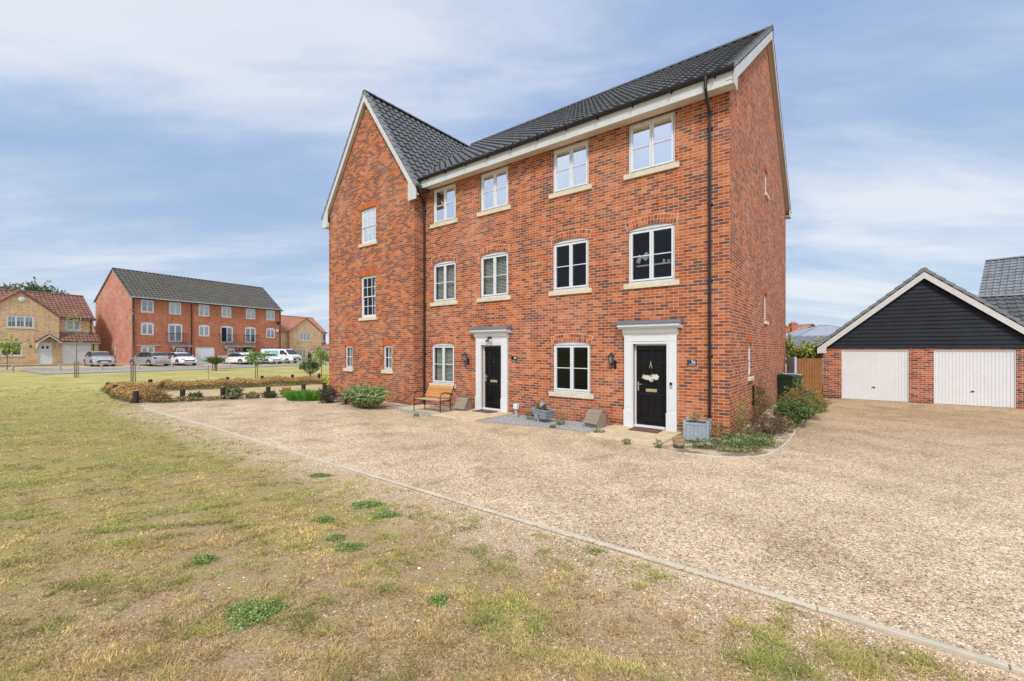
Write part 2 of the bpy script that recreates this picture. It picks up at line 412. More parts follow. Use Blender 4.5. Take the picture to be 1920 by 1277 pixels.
def bed_mat():
    m, t, b = newmat('bed_soil_and_grit')
    oc = t.add('ShaderNodeTexCoord').outputs['Object']
    fine = t.noise(oc, 45, 4, .7); mid = t.noise(oc, 2.2, 4, .6)
    c = t.mix(t.ramp(mid, [(.42,0),(.58,1)]), t.mix(fine, (.13,.09,.06), (.34,.26,.18)), t.mix(fine, (.40,.31,.20), (.80,.68,.50)))
    t.link(c, b.inputs['Base Color']); b.inputs['Roughness'].default_value = .95
    bp = t.add('ShaderNodeBump'); bp.inputs['Strength'].default_value = .8; bp.inputs['Distance'].default_value = .02
    t.link(fine, bp.inputs['Height']); t.link(bp.outputs[0], b.inputs['Normal'])
    return m
M['bed'] = bed_mat()

# ------------------------------------------------------------------ camera, world, sun
HC = 2.05
cam = bpy.data.cameras.new('camera'); co = bpy.data.objects.new('camera', cam); COL.objects.link(co)
co.location = (0, 0, HC); co.rotation_euler = (math.radians(90), 0, 0)
cam.sensor_width = 36; cam.lens = 36*812/1920; cam.shift_y = 15.5/1920; cam.clip_end = 2000; cam.clip_start = .05
scene.camera = co

SUN_EL, SUN_AZ = math.radians(46), math.radians(188)   # azimuth clockwise from +Y
sdir = V((math.sin(SUN_AZ)*math.cos(SUN_EL), math.cos(SUN_AZ)*math.cos(SUN_EL), math.sin(SUN_EL)))
sl = bpy.data.lights.new('sun', 'SUN'); so = bpy.data.objects.new('sun', sl); COL.objects.link(so)
sl.energy = 2.85; sl.angle = math.radians(11); sl.color = (1, .955, .89)
so.rotation_euler = (-sdir).to_track_quat('-Z', 'Y').to_euler(); so.location = (0, -10, 30)

w = bpy.data.worlds.new('World'); scene.world = w; w.use_nodes = True
class _W: node_tree = w.node_tree
t = NT(_W); bg = t.n['Background']
sky = t.add('ShaderNodeTexSky'); sky.sky_type = 'NISHITA'; sky.sun_disc = False
sky.sun_elevation = SUN_EL; sky.sun_rotation = SUN_AZ; sky.air_density = 1; sky.dust_density = 2
tc = t.add('ShaderNodeTexCoord').outputs['Generated']
nm = t.add('ShaderNodeVectorMath', operation='NORMALIZE'); t.link(tc, nm.inputs[0]); d = nm.outputs[0]
sp = t.add('ShaderNodeSeparateXYZ'); t.link(d, sp.inputs[0])
z = t.math('MAXIMUM', sp.outputs[2], 0.0)
zz = t.math('ADD', z, .16)
cx = t.math('DIVIDE', sp.outputs[0], zz); cy = t.math('DIVIDE', sp.outputs[1], zz)
cb = t.add('ShaderNodeCombineXYZ'); t.link(cx, cb.inputs[0]); t.link(cy, cb.inputs[1])
mp = t.add('ShaderNodeMapping'); mp.inputs['Rotation'].default_value = (0, 0, math.radians(50)); mp.inputs['Scale'].default_value = (.42, 1.15, 1); mp.inputs['Location'].default_value = (6.8, 2, 0)
t.link(cb.outputs[0], mp.inputs[0])
wn = t.add('ShaderNodeTexNoise'); wn.inputs['Scale'].default_value = .7; wn.inputs['Detail'].default_value = 2; t.link(mp.outputs[0], wn.inputs['Vector'])
vm = t.add('ShaderNodeVectorMath', operation='MULTIPLY_ADD'); t.link(wn.outputs['Color'], vm.inputs[0]); vm.inputs[1].default_value = (.9,.9,.9); t.link(mp.outputs[0], vm.inputs[2])
c1 = t.noise(vm.outputs[0], 1.0, 7, .56)
c2 = t.noise(vm.outputs[0], .45, 3, .5)
cl = t.math('ADD', t.math('MULTIPLY', c1, .6), t.math('MULTIPLY', c2, .4))
cover = t.ramp(cl, [(.36, .20), (.43, .48), (.51, .88), (.58, 1)])
blue = t.ramp(z, [(0, (.66,.80,.91)), (.10, (.50,.68,.89)), (.27, (.34,.51,.81)), (.55, (.27,.415,.75))])
white = t.ramp(c1, [(.36, (.46,.56,.76)), (.45, (.58,.67,.84)), (.53, (.80,.85,.93)), (.61, (.95,.96,.98))])
skyc = t.mix(t.math('MULTIPLY', cover, .82), blue, white)
skyc = t.mix(t.ramp(z, [(0,.5),(.16,0)]), skyc, (.68,.79,.89))
nis = t.mix(1.0, sky.outputs[0], (.1,.1,.1), 'MULTIPLY')
skyc = t.mix(.06, skyc, nis)
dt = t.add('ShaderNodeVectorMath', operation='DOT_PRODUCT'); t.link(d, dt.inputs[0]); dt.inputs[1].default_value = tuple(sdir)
glow = t.math('MULTIPLY', t.math('POWER', t.math('MAXIMUM', dt.outputs['Value'], 0.0), 2.0), .50)  # extra sky brightness around the sun, added as out-of-frame fill light
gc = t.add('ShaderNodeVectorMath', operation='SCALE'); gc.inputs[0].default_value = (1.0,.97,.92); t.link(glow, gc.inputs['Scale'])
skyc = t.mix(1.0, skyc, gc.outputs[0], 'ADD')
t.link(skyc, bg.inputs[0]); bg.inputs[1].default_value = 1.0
scene.view_settings.view_transform = 'Standard'; scene.view_settings.look = 'None'; scene.view_settings.exposure = 0

# ------------------------------------------------------------------ ground
def terr(x, y):
    q = np.clip((-x-30)/13.0, 0, 1); return .30*q*q*(3-2*q)
def sheet(name, poly, z, mat, follow=False):
    mb = MB(); tris = tessellate_polygon([[V((a, b, 0)) for a, b in poly]])
    for tr in tris: mb.face([(poly[i][0], poly[i][1], z + (float(terr(np.float64(poly[i][0]), 0)) if follow else 0)) for i in tr])
    for i, f in enumerate(mb.f):
        a, b, c = (mb.v[k] for k in f)
        if (b-a).cross(c-a).z < 0: mb.f[i] = f[::-1]
    return tag(mb.build(name, mat), kind='structure')

xs = np.unique(np.concatenate([np.linspace(-900,-80,9), np.arange(-80,-14,2.0), np.linspace(-14,80,20), np.linspace(100,900,6)]))
ys = np.unique(np.concatenate([np.linspace(-300,-20,6), np.arange(-15,100,4.0), np.linspace(110,1200,8)]))
X, Y = np.meshgrid(xs, ys); Z = terr(X, Y)
gv = np.stack([X.ravel(), Y.ravel(), Z.ravel()], 1); nx = len(xs); ii = np.arange(nx-1)[None, :] + nx*np.arange(len(ys)-1)[:, None]
ii = ii.ravel(); tag(np_mesh('ground', gv, 4, np.stack([ii, ii+1, ii+nx+1, ii+nx], 1), M['lawn']), kind='structure')

UU = V((-.7927, .6096)); VV = V((.6096, .7927)); CC = V((4.91, 9.78))
def fp(s, q, z=0):      # point: s metres left along the main facade, q metres in front of it
    p = CC + UU*s - VV*q; return (p.x, p.y, z)
drive = [(-12.5,14.78),(-8.21,11.60),(-4.01,8.30),(-.57,5.62),(1.61,3.97),(3.19,2.76),(6.2,.45),(20,-10),(60,-10),(60,30),(30,34),(12.9,18.6),
         (12.0,19.1)] + [fp(0,0)[:2], fp(10.3,0)[:2], fp(16.1,.4)[:2], (-8.9,18.4), (-10.4,17.6),(-12.2,16.7),(-13.6,15.7)]
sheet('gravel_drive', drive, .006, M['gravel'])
# bed at the gable side, bounded by a thin curved edging
bedc = [fp(1.0,1.75)[:2],(3.38,8.50),(3.75,8.24),(4.2,8.17),(4.6,8.2),(4.99,8.42),(5.40,8.80),(5.96,9.41),(6.8,10.45),(7.78,11.67),(9.19,13.45),(10.9,15.6),(12.78,17.85)]
sheet('planting_bed', bedc + [(12.0,19.0), fp(0,-.02)[:2], fp(1.0,-.02)[:2]], .012, M['bed'])
sheet('slate_chippings', [fp(10.2,0)[:2], fp(10.35,.55)[:2], fp(10.6,1.3)[:2], fp(9.3,1.75)[:2], fp(7.2,1.85)[:2], fp(5.5,1.55)[:2], fp(4.2,1.35)[:2], fp(2.9,1.2)[:2], fp(2.5,.9)[:2], fp(2.5,0)[:2]], .012, M['chips'])
sheet('front_planting_bed', [fp(10.4,.5)[:2], fp(10.9,1.2)[:2], fp(13.4,1.45)[:2], fp(15.4,1.3)[:2], (-8.9,18.2), fp(16.05,.4)[:2]], .012, M['bed'])
hb = [(-13.6,15.75),(-12.2,16.75),(-10.4,17.65),(-8.9,18.5),(-8.3,19.3),(-9.1,19.9),(-10.6,19.1),(-12.4,18.1),(-14.0,17.3),(-16.5,19.4),(-17.1,20.5),(-10.6,25.2),(-10.2,26.1),(-17.6,22.0),(-19.4,20.6),(-16.5,17.9),(-14.4,15.9)]
sheet('hedge_bed', hb, .010, M['bed'])

sheet('dry_grass_patch', [(-13.9,17.6),(-12.4,18.2),(-10.6,19.2),(-9.1,20.0),(-8.2,19.5),(-8.1,21.5),(-9.2,24.4),(-10.5,24.6),(-14.2,21.9),(-16.3,20.3),(-15.6,19.2)], .008, plain('dry_tan_grass', (.50,.38,.20), .95, .25, 1.5, .6, bscale=30))
def strip(name, path, wdt, z0, z1, mat, label=None):
    mb = MB()
    for k in range(len(path)-1):
        a, b = V(path[k]), V(path[k+1]); L = (b-a).length; n = max(1, round(L/.915)); dv = (b-a)/n
        for j in range(n):
            p, q = a+dv*j, a+dv*(j+1); g = dv.normalized()*.004
            dz = random.uniform(-.003,.003)
            mb.bar((p.x+g.x,p.y+g.y,(z0+z1)/2+dz), (q.x-g.x,q.y-g.y,(z0+z1)/2+dz+random.uniform(-.003,.003)), wdt, z1-z0)
    return mb.build(name, mat, bevel=.006)
tag(strip('drive_edging', [(-12.5,14.74),(-8.21,11.60),(-4.01,8.32),(-.57,5.68),(1.61,4.03),(3.19,2.78),(6.2,.45)], .05, -.05, .022, M['concrete']), kind='structure')
tag(strip('bed_edging', bedc[1:], .036, -.05, .016, M['concrete']), kind='structure')

# road, verge and parking apron in front of the far houses
EE = V((.44,.898)); RR = V((-.898,.44)); AA = V((-41.7,47.5))
def tp(x, d): p = AA + EE*x + RR*d; return (p.x, p.y)
def strip_sheet(name, d0, d1, x0, x1, z, mat):
    mb = MB(); n = 24; m2 = 5
    def P(i, j):
        p = tp(x0+(x1-x0)*i/n, d0+(d1-d0)*j/m2); return (p[0], p[1], z + float(terr(np.float64(p[0]), 0)))
    for i in range(n):
        for j in range(m2): mb.face([P(i,j+1), P(i+1,j+1), P(i+1,j), P(i,j)][::-1])
    return tag(mb.build(name, mat), kind='structure')
strip_sheet('road', -12.3, -7.4, -10.5, 46, .035, M['tar'])
strip_sheet('parking_apron', -6.9, .3, -12, 46, .05, M['paving'])
mb = MB()
for i in range(26):
    a = tp(-30+i*2.9, -6.9); b = tp(-30+(i+1)*2.9, -6.9); ha = float(terr(np.float64(a[0]),0)); h2 = float(terr(np.float64(b[0]),0))
    mb.bar((a[0],a[1],ha+.03), (b[0],b[1],h2+.03), .12, .12)
tag(mb.build('kerb', M['concrete']), kind='structure')

# ------------------------------------------------------------------ building helpers
def arch(x0, x1, zs, zc, n=10):
    """points from (x1,zs) over the crown to (x0,zs)"""
    if zc <= zs + 1e-4: return [(x1, zs), (x0, zs)]
    h = zc-zs; c = (x1-x0)/2; R = (c*c+h*h)/(2*h); mx = (x0+x1)/2; cz = zc-R; a = math.asin(c/R)
    return [(mx+R*math.sin(a-2*a*i/n), cz+R*math.cos(a-2*a*i/n)) for i in range(n+1)]
def opening(x0, x1, z0, zs, zc=None): return [(x0, z0), (x1, z0)] + arch(x0, x1, zs, zc or zs)
def wall(mb, outer, holes, depth=.1, m=0):
    """wall in plane y=0 facing -y, holes with reveals going +y"""
    loops = [[V((a, b, 0)) for a, b in outer]] + [[V((a, b, 0)) for a, b in h] for h in holes]
    flat = [p for l in loops for p in l]
    idx = [mb.pt((p.x, 0, p.y)) for p in flat]
    for tr in tessellate_polygon(loops):
        a, b, c = (flat[i] for i in tr)
        if (b-a).cross(c-a).z < 0: tr = tr[::-1]
        mb.fi([idx[i] for i in tr], m)
    for h in holes:
        n = len(h)
        for i in range(n):
            a, b = h[i], h[(i+1) % n]; mb.face([(a[0],0,a[1]),(b[0],0,b[1]),(b[0],depth,b[1]),(a[0],depth,a[1])], m)
def T(x=0, y=0, z=0, rz=0): return Matrix.Translation((x, y, z)) @ Matrix.Rotation(rz, 4, 'Z')

def casement(parent, Mx, x0, x1, z0, zs, zc=None, lights=2, gl='glass_low', bars=1, dep=.055, fr=.05, sash=.045, sill=True, blind=False, sillh=.13, inner=None, vbars=0, side=.11, name='window'):
    zc = zc or zs
    mb = MB(Mx); y0, y1 = dep, dep+.07
    mb.box(x0, x1, y0, y1, z0, z0+fr+.01); mb.box(x0, x1, y0, y1, zs-fr, zs)
    mb.box(x0, x0+fr, y0, y1, z0+fr+.01, zs-fr); mb.box(x1-fr, x1, y0, y1, z0+fr+.01, zs-fr)
    if zc > zs:                                  # arched head board with a lip
        pts = arch(x0, x1, zs+.002, zc); mb.prism(pts[::-1], dep-.012, dep+.05, 'y')
        mb.box(x0, x1, dep-.03, dep-.0125, zs-.022, zs+.012)
    iw = (x1-x0-2*fr); glass_mb = MB(Mx)
    for k in range(lights):
        a = x0+fr+iw*k/lights; b = x0+fr+iw*(k+1)/lights
        ys, ye = y0-.018, y0+.045; ga = .004
        a2, b2 = a+ga, b-ga; zb, zt = z0+fr+.01+ga, zs-fr-ga
        mb.box(a2, b2, ys, ye, zb, zb+sash); mb.box(a2, b2, ys, ye, zt-sash, zt)
        mb.box(a2, a2+sash, ys, ye, zb+sash, zt-sash); mb.box(b2-sash, b2, ys, ye, zb+sash, zt-sash)
        for j in range(bars):
            zm = zb+(zt-zb)*(j+1)/(bars+1); mb.box(a2+sash, b2-sash, ys+.008, ye-.01, zm-.011, zm+.011)
        for j in range(vbars):
            xm = a2+(b2-a2)*(j+1)/(vbars+1); mb.box(xm-.010, xm+.010, ys+.010, ye-.012, zb+sash, zt-sash)
        glass_mb.face([(a2+sash*.8, y0+.015, zb+sash*.8), (b2-sash*.8, y0+.015, zb+sash*.8), (b2-sash*.8, y0+.015, zt-sash*.8), (a2+sash*.8, y0+.015, zt-sash*.8)])
    if lights > 1:                               # dark shadow gap between the sashes comes from the frame behind
        for k in range(1, lights):
            a = x0+fr+iw*k/lights; mb.box(a-.02, a+.02, y0+.003, y1-.003, z0+fr+.01, zs-fr)
    wd = mb.build(name, M['upvc'], parent)
    glass_mb.build('pane', M[gl], wd)
    if sill:
        s = MB(Mx); s.box(x0-side, x1+side, -.055, dep+.02, z0-sillh, z0-.001); s.build('sill', M['sill'], wd, bevel=.008)
    if blind:
        b = MB(Mx); zk = z0+.12
        while zk < zs-.08:
            b.face([(x0+.09, .165, zk), (x1-.09, .165, zk), (x1-.09, .175, zk+.026), (x0+.09, .175, zk+.026)]); zk += .046
        b.build('blind', M['blind'], wd)
    if inner: inner(wd, Mx)
    return wd

def voussoirs(parent, Mx, x0, x1, zs, zc, hgt=.215, rows=2):
    """segmental brick arch, stands 4 mm proud"""
    h = zc-zs; c = (x1-x0)/2; R = (c*c+h*h)/(2*h) if h > .001 else 50; mx = (x0+x1)/2; cz = zc-R
    a = math.asin(min(1, c/R)); n = int(2*a*R/.0745); mb = MB(Mx)
    cols = [OR1, OR2, DK1, OR3, OR1, DK2, (.52,.16,.08)]
    ge = .0045/R
    for i in range(n):
        t0 = -a-.02/R + (2*a+.04/R)*i/n + ge; t1 = -a-.02/R + (2*a+.04/R)*(i+1)/n - ge
        for k in range(rows):
            r0 = R+.004+k*hgt/rows; r1 = R+(k+1)*hgt/rows-.008
            tcol = random.choice(cols)
            P = [(mx+r*math.sin(q), cz+r*math.cos(q)) for r, q in ((r0,t0),(r0,t1),(r1,t1),(r1,t0))]
            mb.f.append([mb.pt((p[0], -.006, p[1])) for p in P]); mb.m.append(0); mb.t.append(tcol)
            for e in range(4):
                p, q = P[e], P[(e+1) % 4]; mb.face([(p[0],-.006,p[1]),(p[0],-.0015,p[1]),(q[0],-.0015,q[1]),(q[0],-.006,q[1])], 0, tcol)
    # mortar bed behind
    N = 12
    for i in range(N):
        t0 = -a-.03/R+(2*a+.06/R)*i/N; t1 = -a-.03/R+(2*a+.06/R)*(i+1)/N
        P = [(mx+r*math.sin(q), cz+r*math.cos(q)) for r, q in ((R,t0),(R,t1),(R+hgt+.004,t1),(R+hgt+.004,t0))]
        mb.face([(p[0], -.003, p[1]) for p in P], 1, (.66,.48,.36))
    mb.build('brick_arch', [M['vouss'], M['mortar']], parent)

def flat_lintel(parent, Mx, x0, x1, z, hgt=.22, splay=.06):
    mb = MB(Mx); n = max(4, int((x1-x0+.1)/.075))
    for i in range(n):
        f0, f1 = i/n, (i+1)/n
        b0 = x0+(x1-x0)*f0; b1 = x0+(x1-x0)*f1; t0 = x0-splay+(x1-x0+2*splay)*f0; t1 = x0-splay+(x1-x0+2*splay)*f1
        tcol = random.choice([(.50,.12,.04),(.56,.14,.045),(.46,.10,.035)])
        mb.face([(b0+.001,-.005,z+.003),(b1-.001,-.005,z+.003),(t1-.001,-.005,z+hgt),(t0+.001,-.005,z+hgt)], 0, tcol)
    mb.face([(x0,-.003,z),(x1,-.003,z),(x1+splay+.006,-.003,z+hgt+.005),(x0-splay-.006,-.003,z+hgt+.005)], 0, (.44,.17,.09))
    mb.build('brick_lintel', M['vouss'], parent)

def slope(mb, P0, A, D, L, S, tw=.3, ch=.34, amp=.045, seg=8, lift=.045, m=0):
    """tiled slope; P0 at ridge corner, A along the ridge, D down the slope"""
    P0, A, D = V(P0), V(A).normalized(), V(D).normalized(); N = A.cross(D)
    if N.z < 0: N = -N
    nx = max(2, int(round(L/tw*seg))); nc = int(math.ceil(S/ch))
    prof = [amp*max(0, math.cos(2*math.pi*(k*L/nx)/tw))**.8 for k in range(nx+1)]
    for j in range(nc):
        d0, d1 = j*ch, min((j+1)*ch, S)
        jit = [random.uniform(-.003,.003) for _ in range(int(L/tw)+2)]
        up = [mb.pt(P0+A*(k*L/nx)+D*d0+N*prof[k]) for k in range(nx+1)]
        lo = [mb.pt(P0+A*(k*L/nx)+D*(d1+.004)+N*(prof[k]+lift+jit[int(k*L/nx/tw+.5)])) for k in range(nx+1)]
        bt = [mb.pt(P0+A*(k*L/nx)+D*(d1+.004)+N*(prof[k]-.006)) for k in range(nx+1)]
        for k in range(nx):
            mb.fi((up[k], up[k+1], lo[k+1], lo[k]), m); mb.fi((lo[k], lo[k+1], bt[k+1], bt[k]), m)
    # under sheet
    q = -.03
    mb.face([P0+N*q, P0+A*L+N*q, P0+A*L+D*S+N*q, P0+D*S+N*q], m)
def ridge(mb, p0, p1, r=.12, step=.45):
    p0, p1 = V(p0), V(p1); L = (p1-p0).length; d = (p1-p0)/L; n = max(1, int(L/step)); s = d.cross(V((0,0,1))).normalized()
    for i in range(n):
        a = p0+d*(L*i/n); b = p0+d*(L*(i+1)/n+.02); R = []
        for p, rr in ((a, r), (b, r*1.07)):
            R.append([mb.pt(p+s*(rr*math.cos(k*math.pi/8))+V((0,0,1))*(rr*.85*math.sin(k*math.pi/8)-.02)) for k in range(9)])
        for k in range(8): mb.fi((R[0][k], R[0][k+1], R[1][k+1], R[1][k]))
        mb.fi(R[0]); mb.fi(R[1])
def verge_caps(mb, top, bot, out, ch=.34, w=.12):
    """stepped dry verge units running down a verge; out = unit vector away from roof"""
    top, bot, out = V(top), V(bot), V(out); L = (bot-top).length; d = (bot-top)/L; n = int(L/ch)
    nrm = d.cross(out).normalized()
    if nrm.z < 0: nrm = -nrm
    for i in range(n+1):
        a = top+d*(i*ch); b = top+d*min((i+1)*ch+.02, L)
        if (b-a).length < .05: continue
        a = a+nrm*.03; b = b+nrm*.062
        mb.bar(a-out*w*.3, b-out*w*.3, w, .045, nrm); mb.bar(a+out*(w*.2)-nrm*.035, b+out*(w*.2)-nrm*.035, .02, .085, nrm)

# ------------------------------------------------------------------ MAIN HOUSE
ANG = math.atan2(-.6096, .7927)
house = empty('terraced_house', (CC.x, CC.y, 0), ANG, 'three-storey orange brick terrace with two black front doors and steep dark tiled roofs', 'house')
Z0 = -.15
FW, WY = 7.93, -.48
EY, EZ, RY, RZ = -.38, 8.16, 5.85, 12.62
cols = [(-2.39,-1.20), (-4.70,-3.53), (-7.53,-6.34), (-9.83,-8.66)]
D36, D31 = (-2.235,-1.385), (-7.425,-6.575)
holes = []
holes += [opening(a, b, 6.56, 7.86) for a, b in cols]
holes += [opening(a, b, 3.72, 5.11, 5.185) for a, b in cols]
G = [(-4.69,-3.48), (-9.90,-8.74)]
holes += [opening(a, b, .80, 2.19, 2.265) for a, b in G]
holes += [opening(a, b, .06, 2.17) for a, b in (D36, D31)]
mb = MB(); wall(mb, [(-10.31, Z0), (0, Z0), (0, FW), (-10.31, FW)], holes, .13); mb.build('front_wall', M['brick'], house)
# gable side wall at x=0
gs = [(2.38,2.98,1.28,2.21), (5.35,5.93,2.95,3.85), (5.5,6.1,7.15,7.95)]
mb = MB(T(0,0,0,math.pi/2))
rf = lambda y: EZ-.12+(RZ-EZ)/(RY-EY)*(min(y, 11.7-y)-EY)
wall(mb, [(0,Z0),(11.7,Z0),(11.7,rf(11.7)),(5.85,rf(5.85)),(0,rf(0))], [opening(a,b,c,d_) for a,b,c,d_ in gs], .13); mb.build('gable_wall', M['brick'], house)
# wing
mbw = MB(T(0,WY,0)); wx0, wx1, wxm = -16.05, -10.31, -13.18; WR = 12.30; WE = 8.02
wsl = (WR-WE)/3.02
wh = [(-13.62,-12.59,6.30,7.70), (-13.63,-12.60,3.31,4.99), (-14.77,-14.22,1.24,2.18), (-12.12,-11.57,1.24,2.18)]
wall(mbw, [(wx0,Z0),(wx1,Z0),(wx1,WR-wsl*(wx1-wxm)-.1),(wxm,WR-.1),(wx0,WR-wsl*(wxm-wx0)-.1)], [opening(a,b,c,d_) for a,b,c,d_ in wh], .13)
mbw.build('wing_wall', M['brick_wing'], house)
mb = MB(); mb.face([(wx1,WY,Z0),(wx1,0,Z0),(wx1,0,FW),(wx1,WY,FW)]); mb.build('return_wall', M['brick_wing'], house)
mb = MB(); mb.face([(wx0,11.7,Z0),(wx0,WY,Z0),(wx0,WY,7.8),(wx0,11.7,7.8)]); mb.build('end_wall', M['brick_wing'], house)
mb = MB(); mb.face([(0,11.7,Z0),(wx0,11.7,Z0),(wx0,11.7,7.8),(0,11.7,7.8)])
mb.face([(wx0,11.7,7.8),(wx1,11.7,7.8),(wxm,11.7,WR-.1)]); mb.build('rear_wall', M['brick'], house)
# interior floors and cross wall so rooms read as rooms
mb = MB()
for zf in (0.05, 2.62, 5.5):
    mb.box(-15.95,-.12,.22,11.5,zf-.08,zf)
mb.box(-15.95,-.12,4.2,4.3,.06,2.53); mb.box(-15.95,-.12,4.2,4.3,2.63,5.41); mb.box(-15.95,-.12,4.2,4.3,5.51,7.9)
for xw in (-5.25,-10.4): mb.box(xw-.05,xw+.05,.22,4.19,.06,2.53); mb.box(xw-.05,xw+.05,.22,4.19,2.63,5.41); mb.box(xw-.05,xw+.05,.22,4.19,5.51,7.9)
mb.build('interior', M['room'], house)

# roofs
mr = MB(); OX = .17
sn = math.hypot(RY-EY, RZ-EZ)
slope(mr, (-13.35, RY, RZ), (1,0,0), (0, EY-RY, EZ-RZ), 13.35+OX, sn)
slope(mr, (-13.35, RY, RZ), (1,0,0), (0, RY-EY, EZ-RZ), 13.35+OX, sn, seg=4)
mr.face([(-13.36,RY,RZ-.02),(-13.36,RY-2,RZ-1.45),(-13.36,RY+2,RZ-1.45)])
roof = mr.build('roof', M['tile'], house)
mw = MB(); FYo = WY-.16; ws = math.hypot(3.02+.17, (3.02+.17)*wsl)
slope(mw, (wxm, FYo, WR), (0,1,0), (1,0,-wsl), 12.3, ws)
slope(mw, (wxm, FYo, WR), (0,1,0), (-1,0,-wsl), 12.3, ws, seg=4)
wroof = mw.build('wing_roof', M['tile'], house)
mb = MB(); ridge(mb, (-13.3,RY,RZ+.02), (OX,RY,RZ+.02), .13)
mb.build('ridge_tiles', M['tile_lt'] if False else M['tile'], roof)
mb = MB(); ridge(mb, (wxm,FYo,WR+.02), (wxm,RY+.1,WR+.02), .13); mb.build('ridge_tiles', M['tile'], wroof)
# valley lead line
mb = MB()
# verge units
mb = MB()
for ye in (EY, 2*RY-EY): verge_caps(mb, (OX-.03, RY, RZ+.03), (OX-.03, ye, EZ+.03), (1,0,0))
mb.build('verge_trim', M['tile_lt'], roof)
mb = MB()
for xe in (wxm+3.17, wxm-3.17): verge_caps(mb, (wxm, FYo+.03, WR+.03), (xe, FYo+.03, WR-3.17*wsl+.03), (0,-1,0))
mb.build('verge_trim', M['tile_lt'], wroof)
# bargeboards and verge soffits: parallelogram prisms along the slope
def barge(mb, a, b, ax, k0, k1, top, hgt):
    """a,b=(u,z) along roof line; ax extrude axis"""
    P = [(a[0],a[1]-top),(b[0],b[1]-top),(b[0],b[1]-top-hgt),(a[0],a[1]-top-hgt)]
    mb.prism(P, k0, k1, ax)
bm = MB()
for ye in (EY, 2*RY-EY): barge(bm, (RY, RZ), (ye, EZ), 'x', OX-.035, OX-.005, .05, .27)
for ye in (EY, 2*RY-EY):          # boxed end at the eaves
    a, b = sorted((ye, ye+(.40 if ye < 0 else -.40)))
    bm.prism([(a,EZ-.34),(b,EZ-.34),(b,EZ-.02+(.28 if ye<0 else 0)),(a,EZ-.06+(0 if ye<0 else .28))], OX-.033, OX-.003, 'x')
bm.build('bargeboard', M['white'], roof)
bm = MB()
for ye in (EY, 2*RY-EY): barge(bm, (RY, RZ), (ye, EZ), 'x', .003, OX-.036, .22, .02)
bm.build('verge_soffit', M['soffit'], roof)
bm = MB()
for sg in (1,-1): barge(bm, (wxm, WR), (wxm+sg*3.16, WR-3.16*wsl), 'y', FYo+.005, FYo+.035, .06, .29)
for sg in (1,-1):
    xe = wxm+sg*3.165; P = [(xe, WR-3.165*wsl-.08),(xe,WR-3.165*wsl-.42),(xe-sg*.44,WR-3.165*wsl-.42),(xe-sg*.44,WR-2.72*wsl-.1)]
    bm.prism(P, FYo+.003, FYo+.033, 'y')
bm.build('bargeboard', M['white'], wroof)
bm = MB()
for sg in (1,-1): barge(bm, (wxm, WR), (wxm+sg*3.15, WR-3.15*wsl), 'y', FYo+.036, WY-.003, .26, .02)
bm.box(wx0-.32, wx0-.003, FYo+.036, 11.8, WR-3.15*wsl-.42, WR-3.15*wsl-.39)
bm.build('verge_soffit', M['soffit'], wroof)
# fascia, soffit, gutter of main eaves
mb = MB(); mb.box(-10.08, OX-.036, EY+.012, EY+.04, EZ-.33, EZ-.06); mb.box(-10.1, OX-.036, 2*RY-EY-.04, 2*RY-EY-.01, EZ-.33, EZ-.06); mb.build('fascia', M['white'], roof)
mb = MB(); mb.box(-10.30, OX-.036, EY+.041, -.003, FW-.055, FW-.03); mb.box(-10.3, OX-.036, 11.703, 12.03, FW-.055, FW-.03); mb.build('soffit', M['soffit'], roof)
def gutter(parent, x0, x1, y, z, r=.062, sgn=-1, Mx=None):
    g = MB(Mx); n = 10; A = []; B = []
    for k in range(n+1):
        a = math.pi+math.pi*k/n; A.append(g.pt((x0, y+sgn*(r+.0)+r*math.cos(a), z+r*math.sin(a)))); B.append(g.pt((x1, y+sgn*r+r*math.cos(a), z+r*math.sin(a))))
    for k in range(n): g.fi((A[k], A[k+1], B[k+1], B[k]))
    g.fi(A); g.fi(B[::-1])
    k = x0+.4
    while k < x1:
        g.box(k-.02, k+.02, y-.002 if sgn<0 else y-.1, y+.1 if sgn<0 else y+.002, z-.10, z-.07); g.box(k-.018, k+.018, y+sgn*.14, y, z-.078, z-.066); k += .95
    return g.build('gutter', M['black'], parent)
gutter(roof, -10.12, OX+.01, EY+.008, EZ-.01)
gutter(roof, -10.12, OX+.01, 2*RY-EY, EZ-.01, sgn=1)
mb = MB(); mb.box(wx0-.27, wx0-.2, FYo+.05, 11.9, WE-.30, WE-.2); mb.build('gutter', M['black'], wroof)
# valley flashing line
mb = MB()
def valley(zv):
    x = wxm+(WR-zv)/wsl; y = EY+(zv-EZ)*(RY-EY)/(RZ-EZ); return V((x, y, zv+.055))
pv = [valley(8.25+(12.2-8.25)*i/10) for i in range(11)]
mb.tube(pv, .022, 5); mb.build('valley_trim', M['tile_lt'], roof)

# downpipes
def downpipe(x, y, ztop, zbot, offs=.30, foot=.05):
    g = MB(); r = .034
    pts = [(x, y-.445, ztop), (x, y-.445, ztop-.24), (x, y-.38, ztop-.36), (x, y-.12, ztop-.60), (x, y-.065, ztop-.72), (x, y-.065, zbot+.1), (x, y-.065, zbot)]
    g.tube(pts, r, 12)
    g.tube([(x, y-.445, ztop-.06), (x, y-.445, ztop+.02)], .045, 12)
    g.tube([(x, y-.065, ztop-.72), (x, y-.065, ztop-.62)], .042, 12)
    zk = ztop-1.0
    while zk > zbot+.3:
        g.tube([(x, y-.065, zk), (x, y-.065, zk+.05)], .041, 12); g.box(x-.06, x+.06, y-.028, y+.001, zk+.005, zk+.045); zk -= 1.75
    return g.build('downpipe', M['black'], house, smooth=False)
downpipe(-.40, 0, EZ-.06, .0)
downpipe(-10.22, 0, EZ-.06, .0)

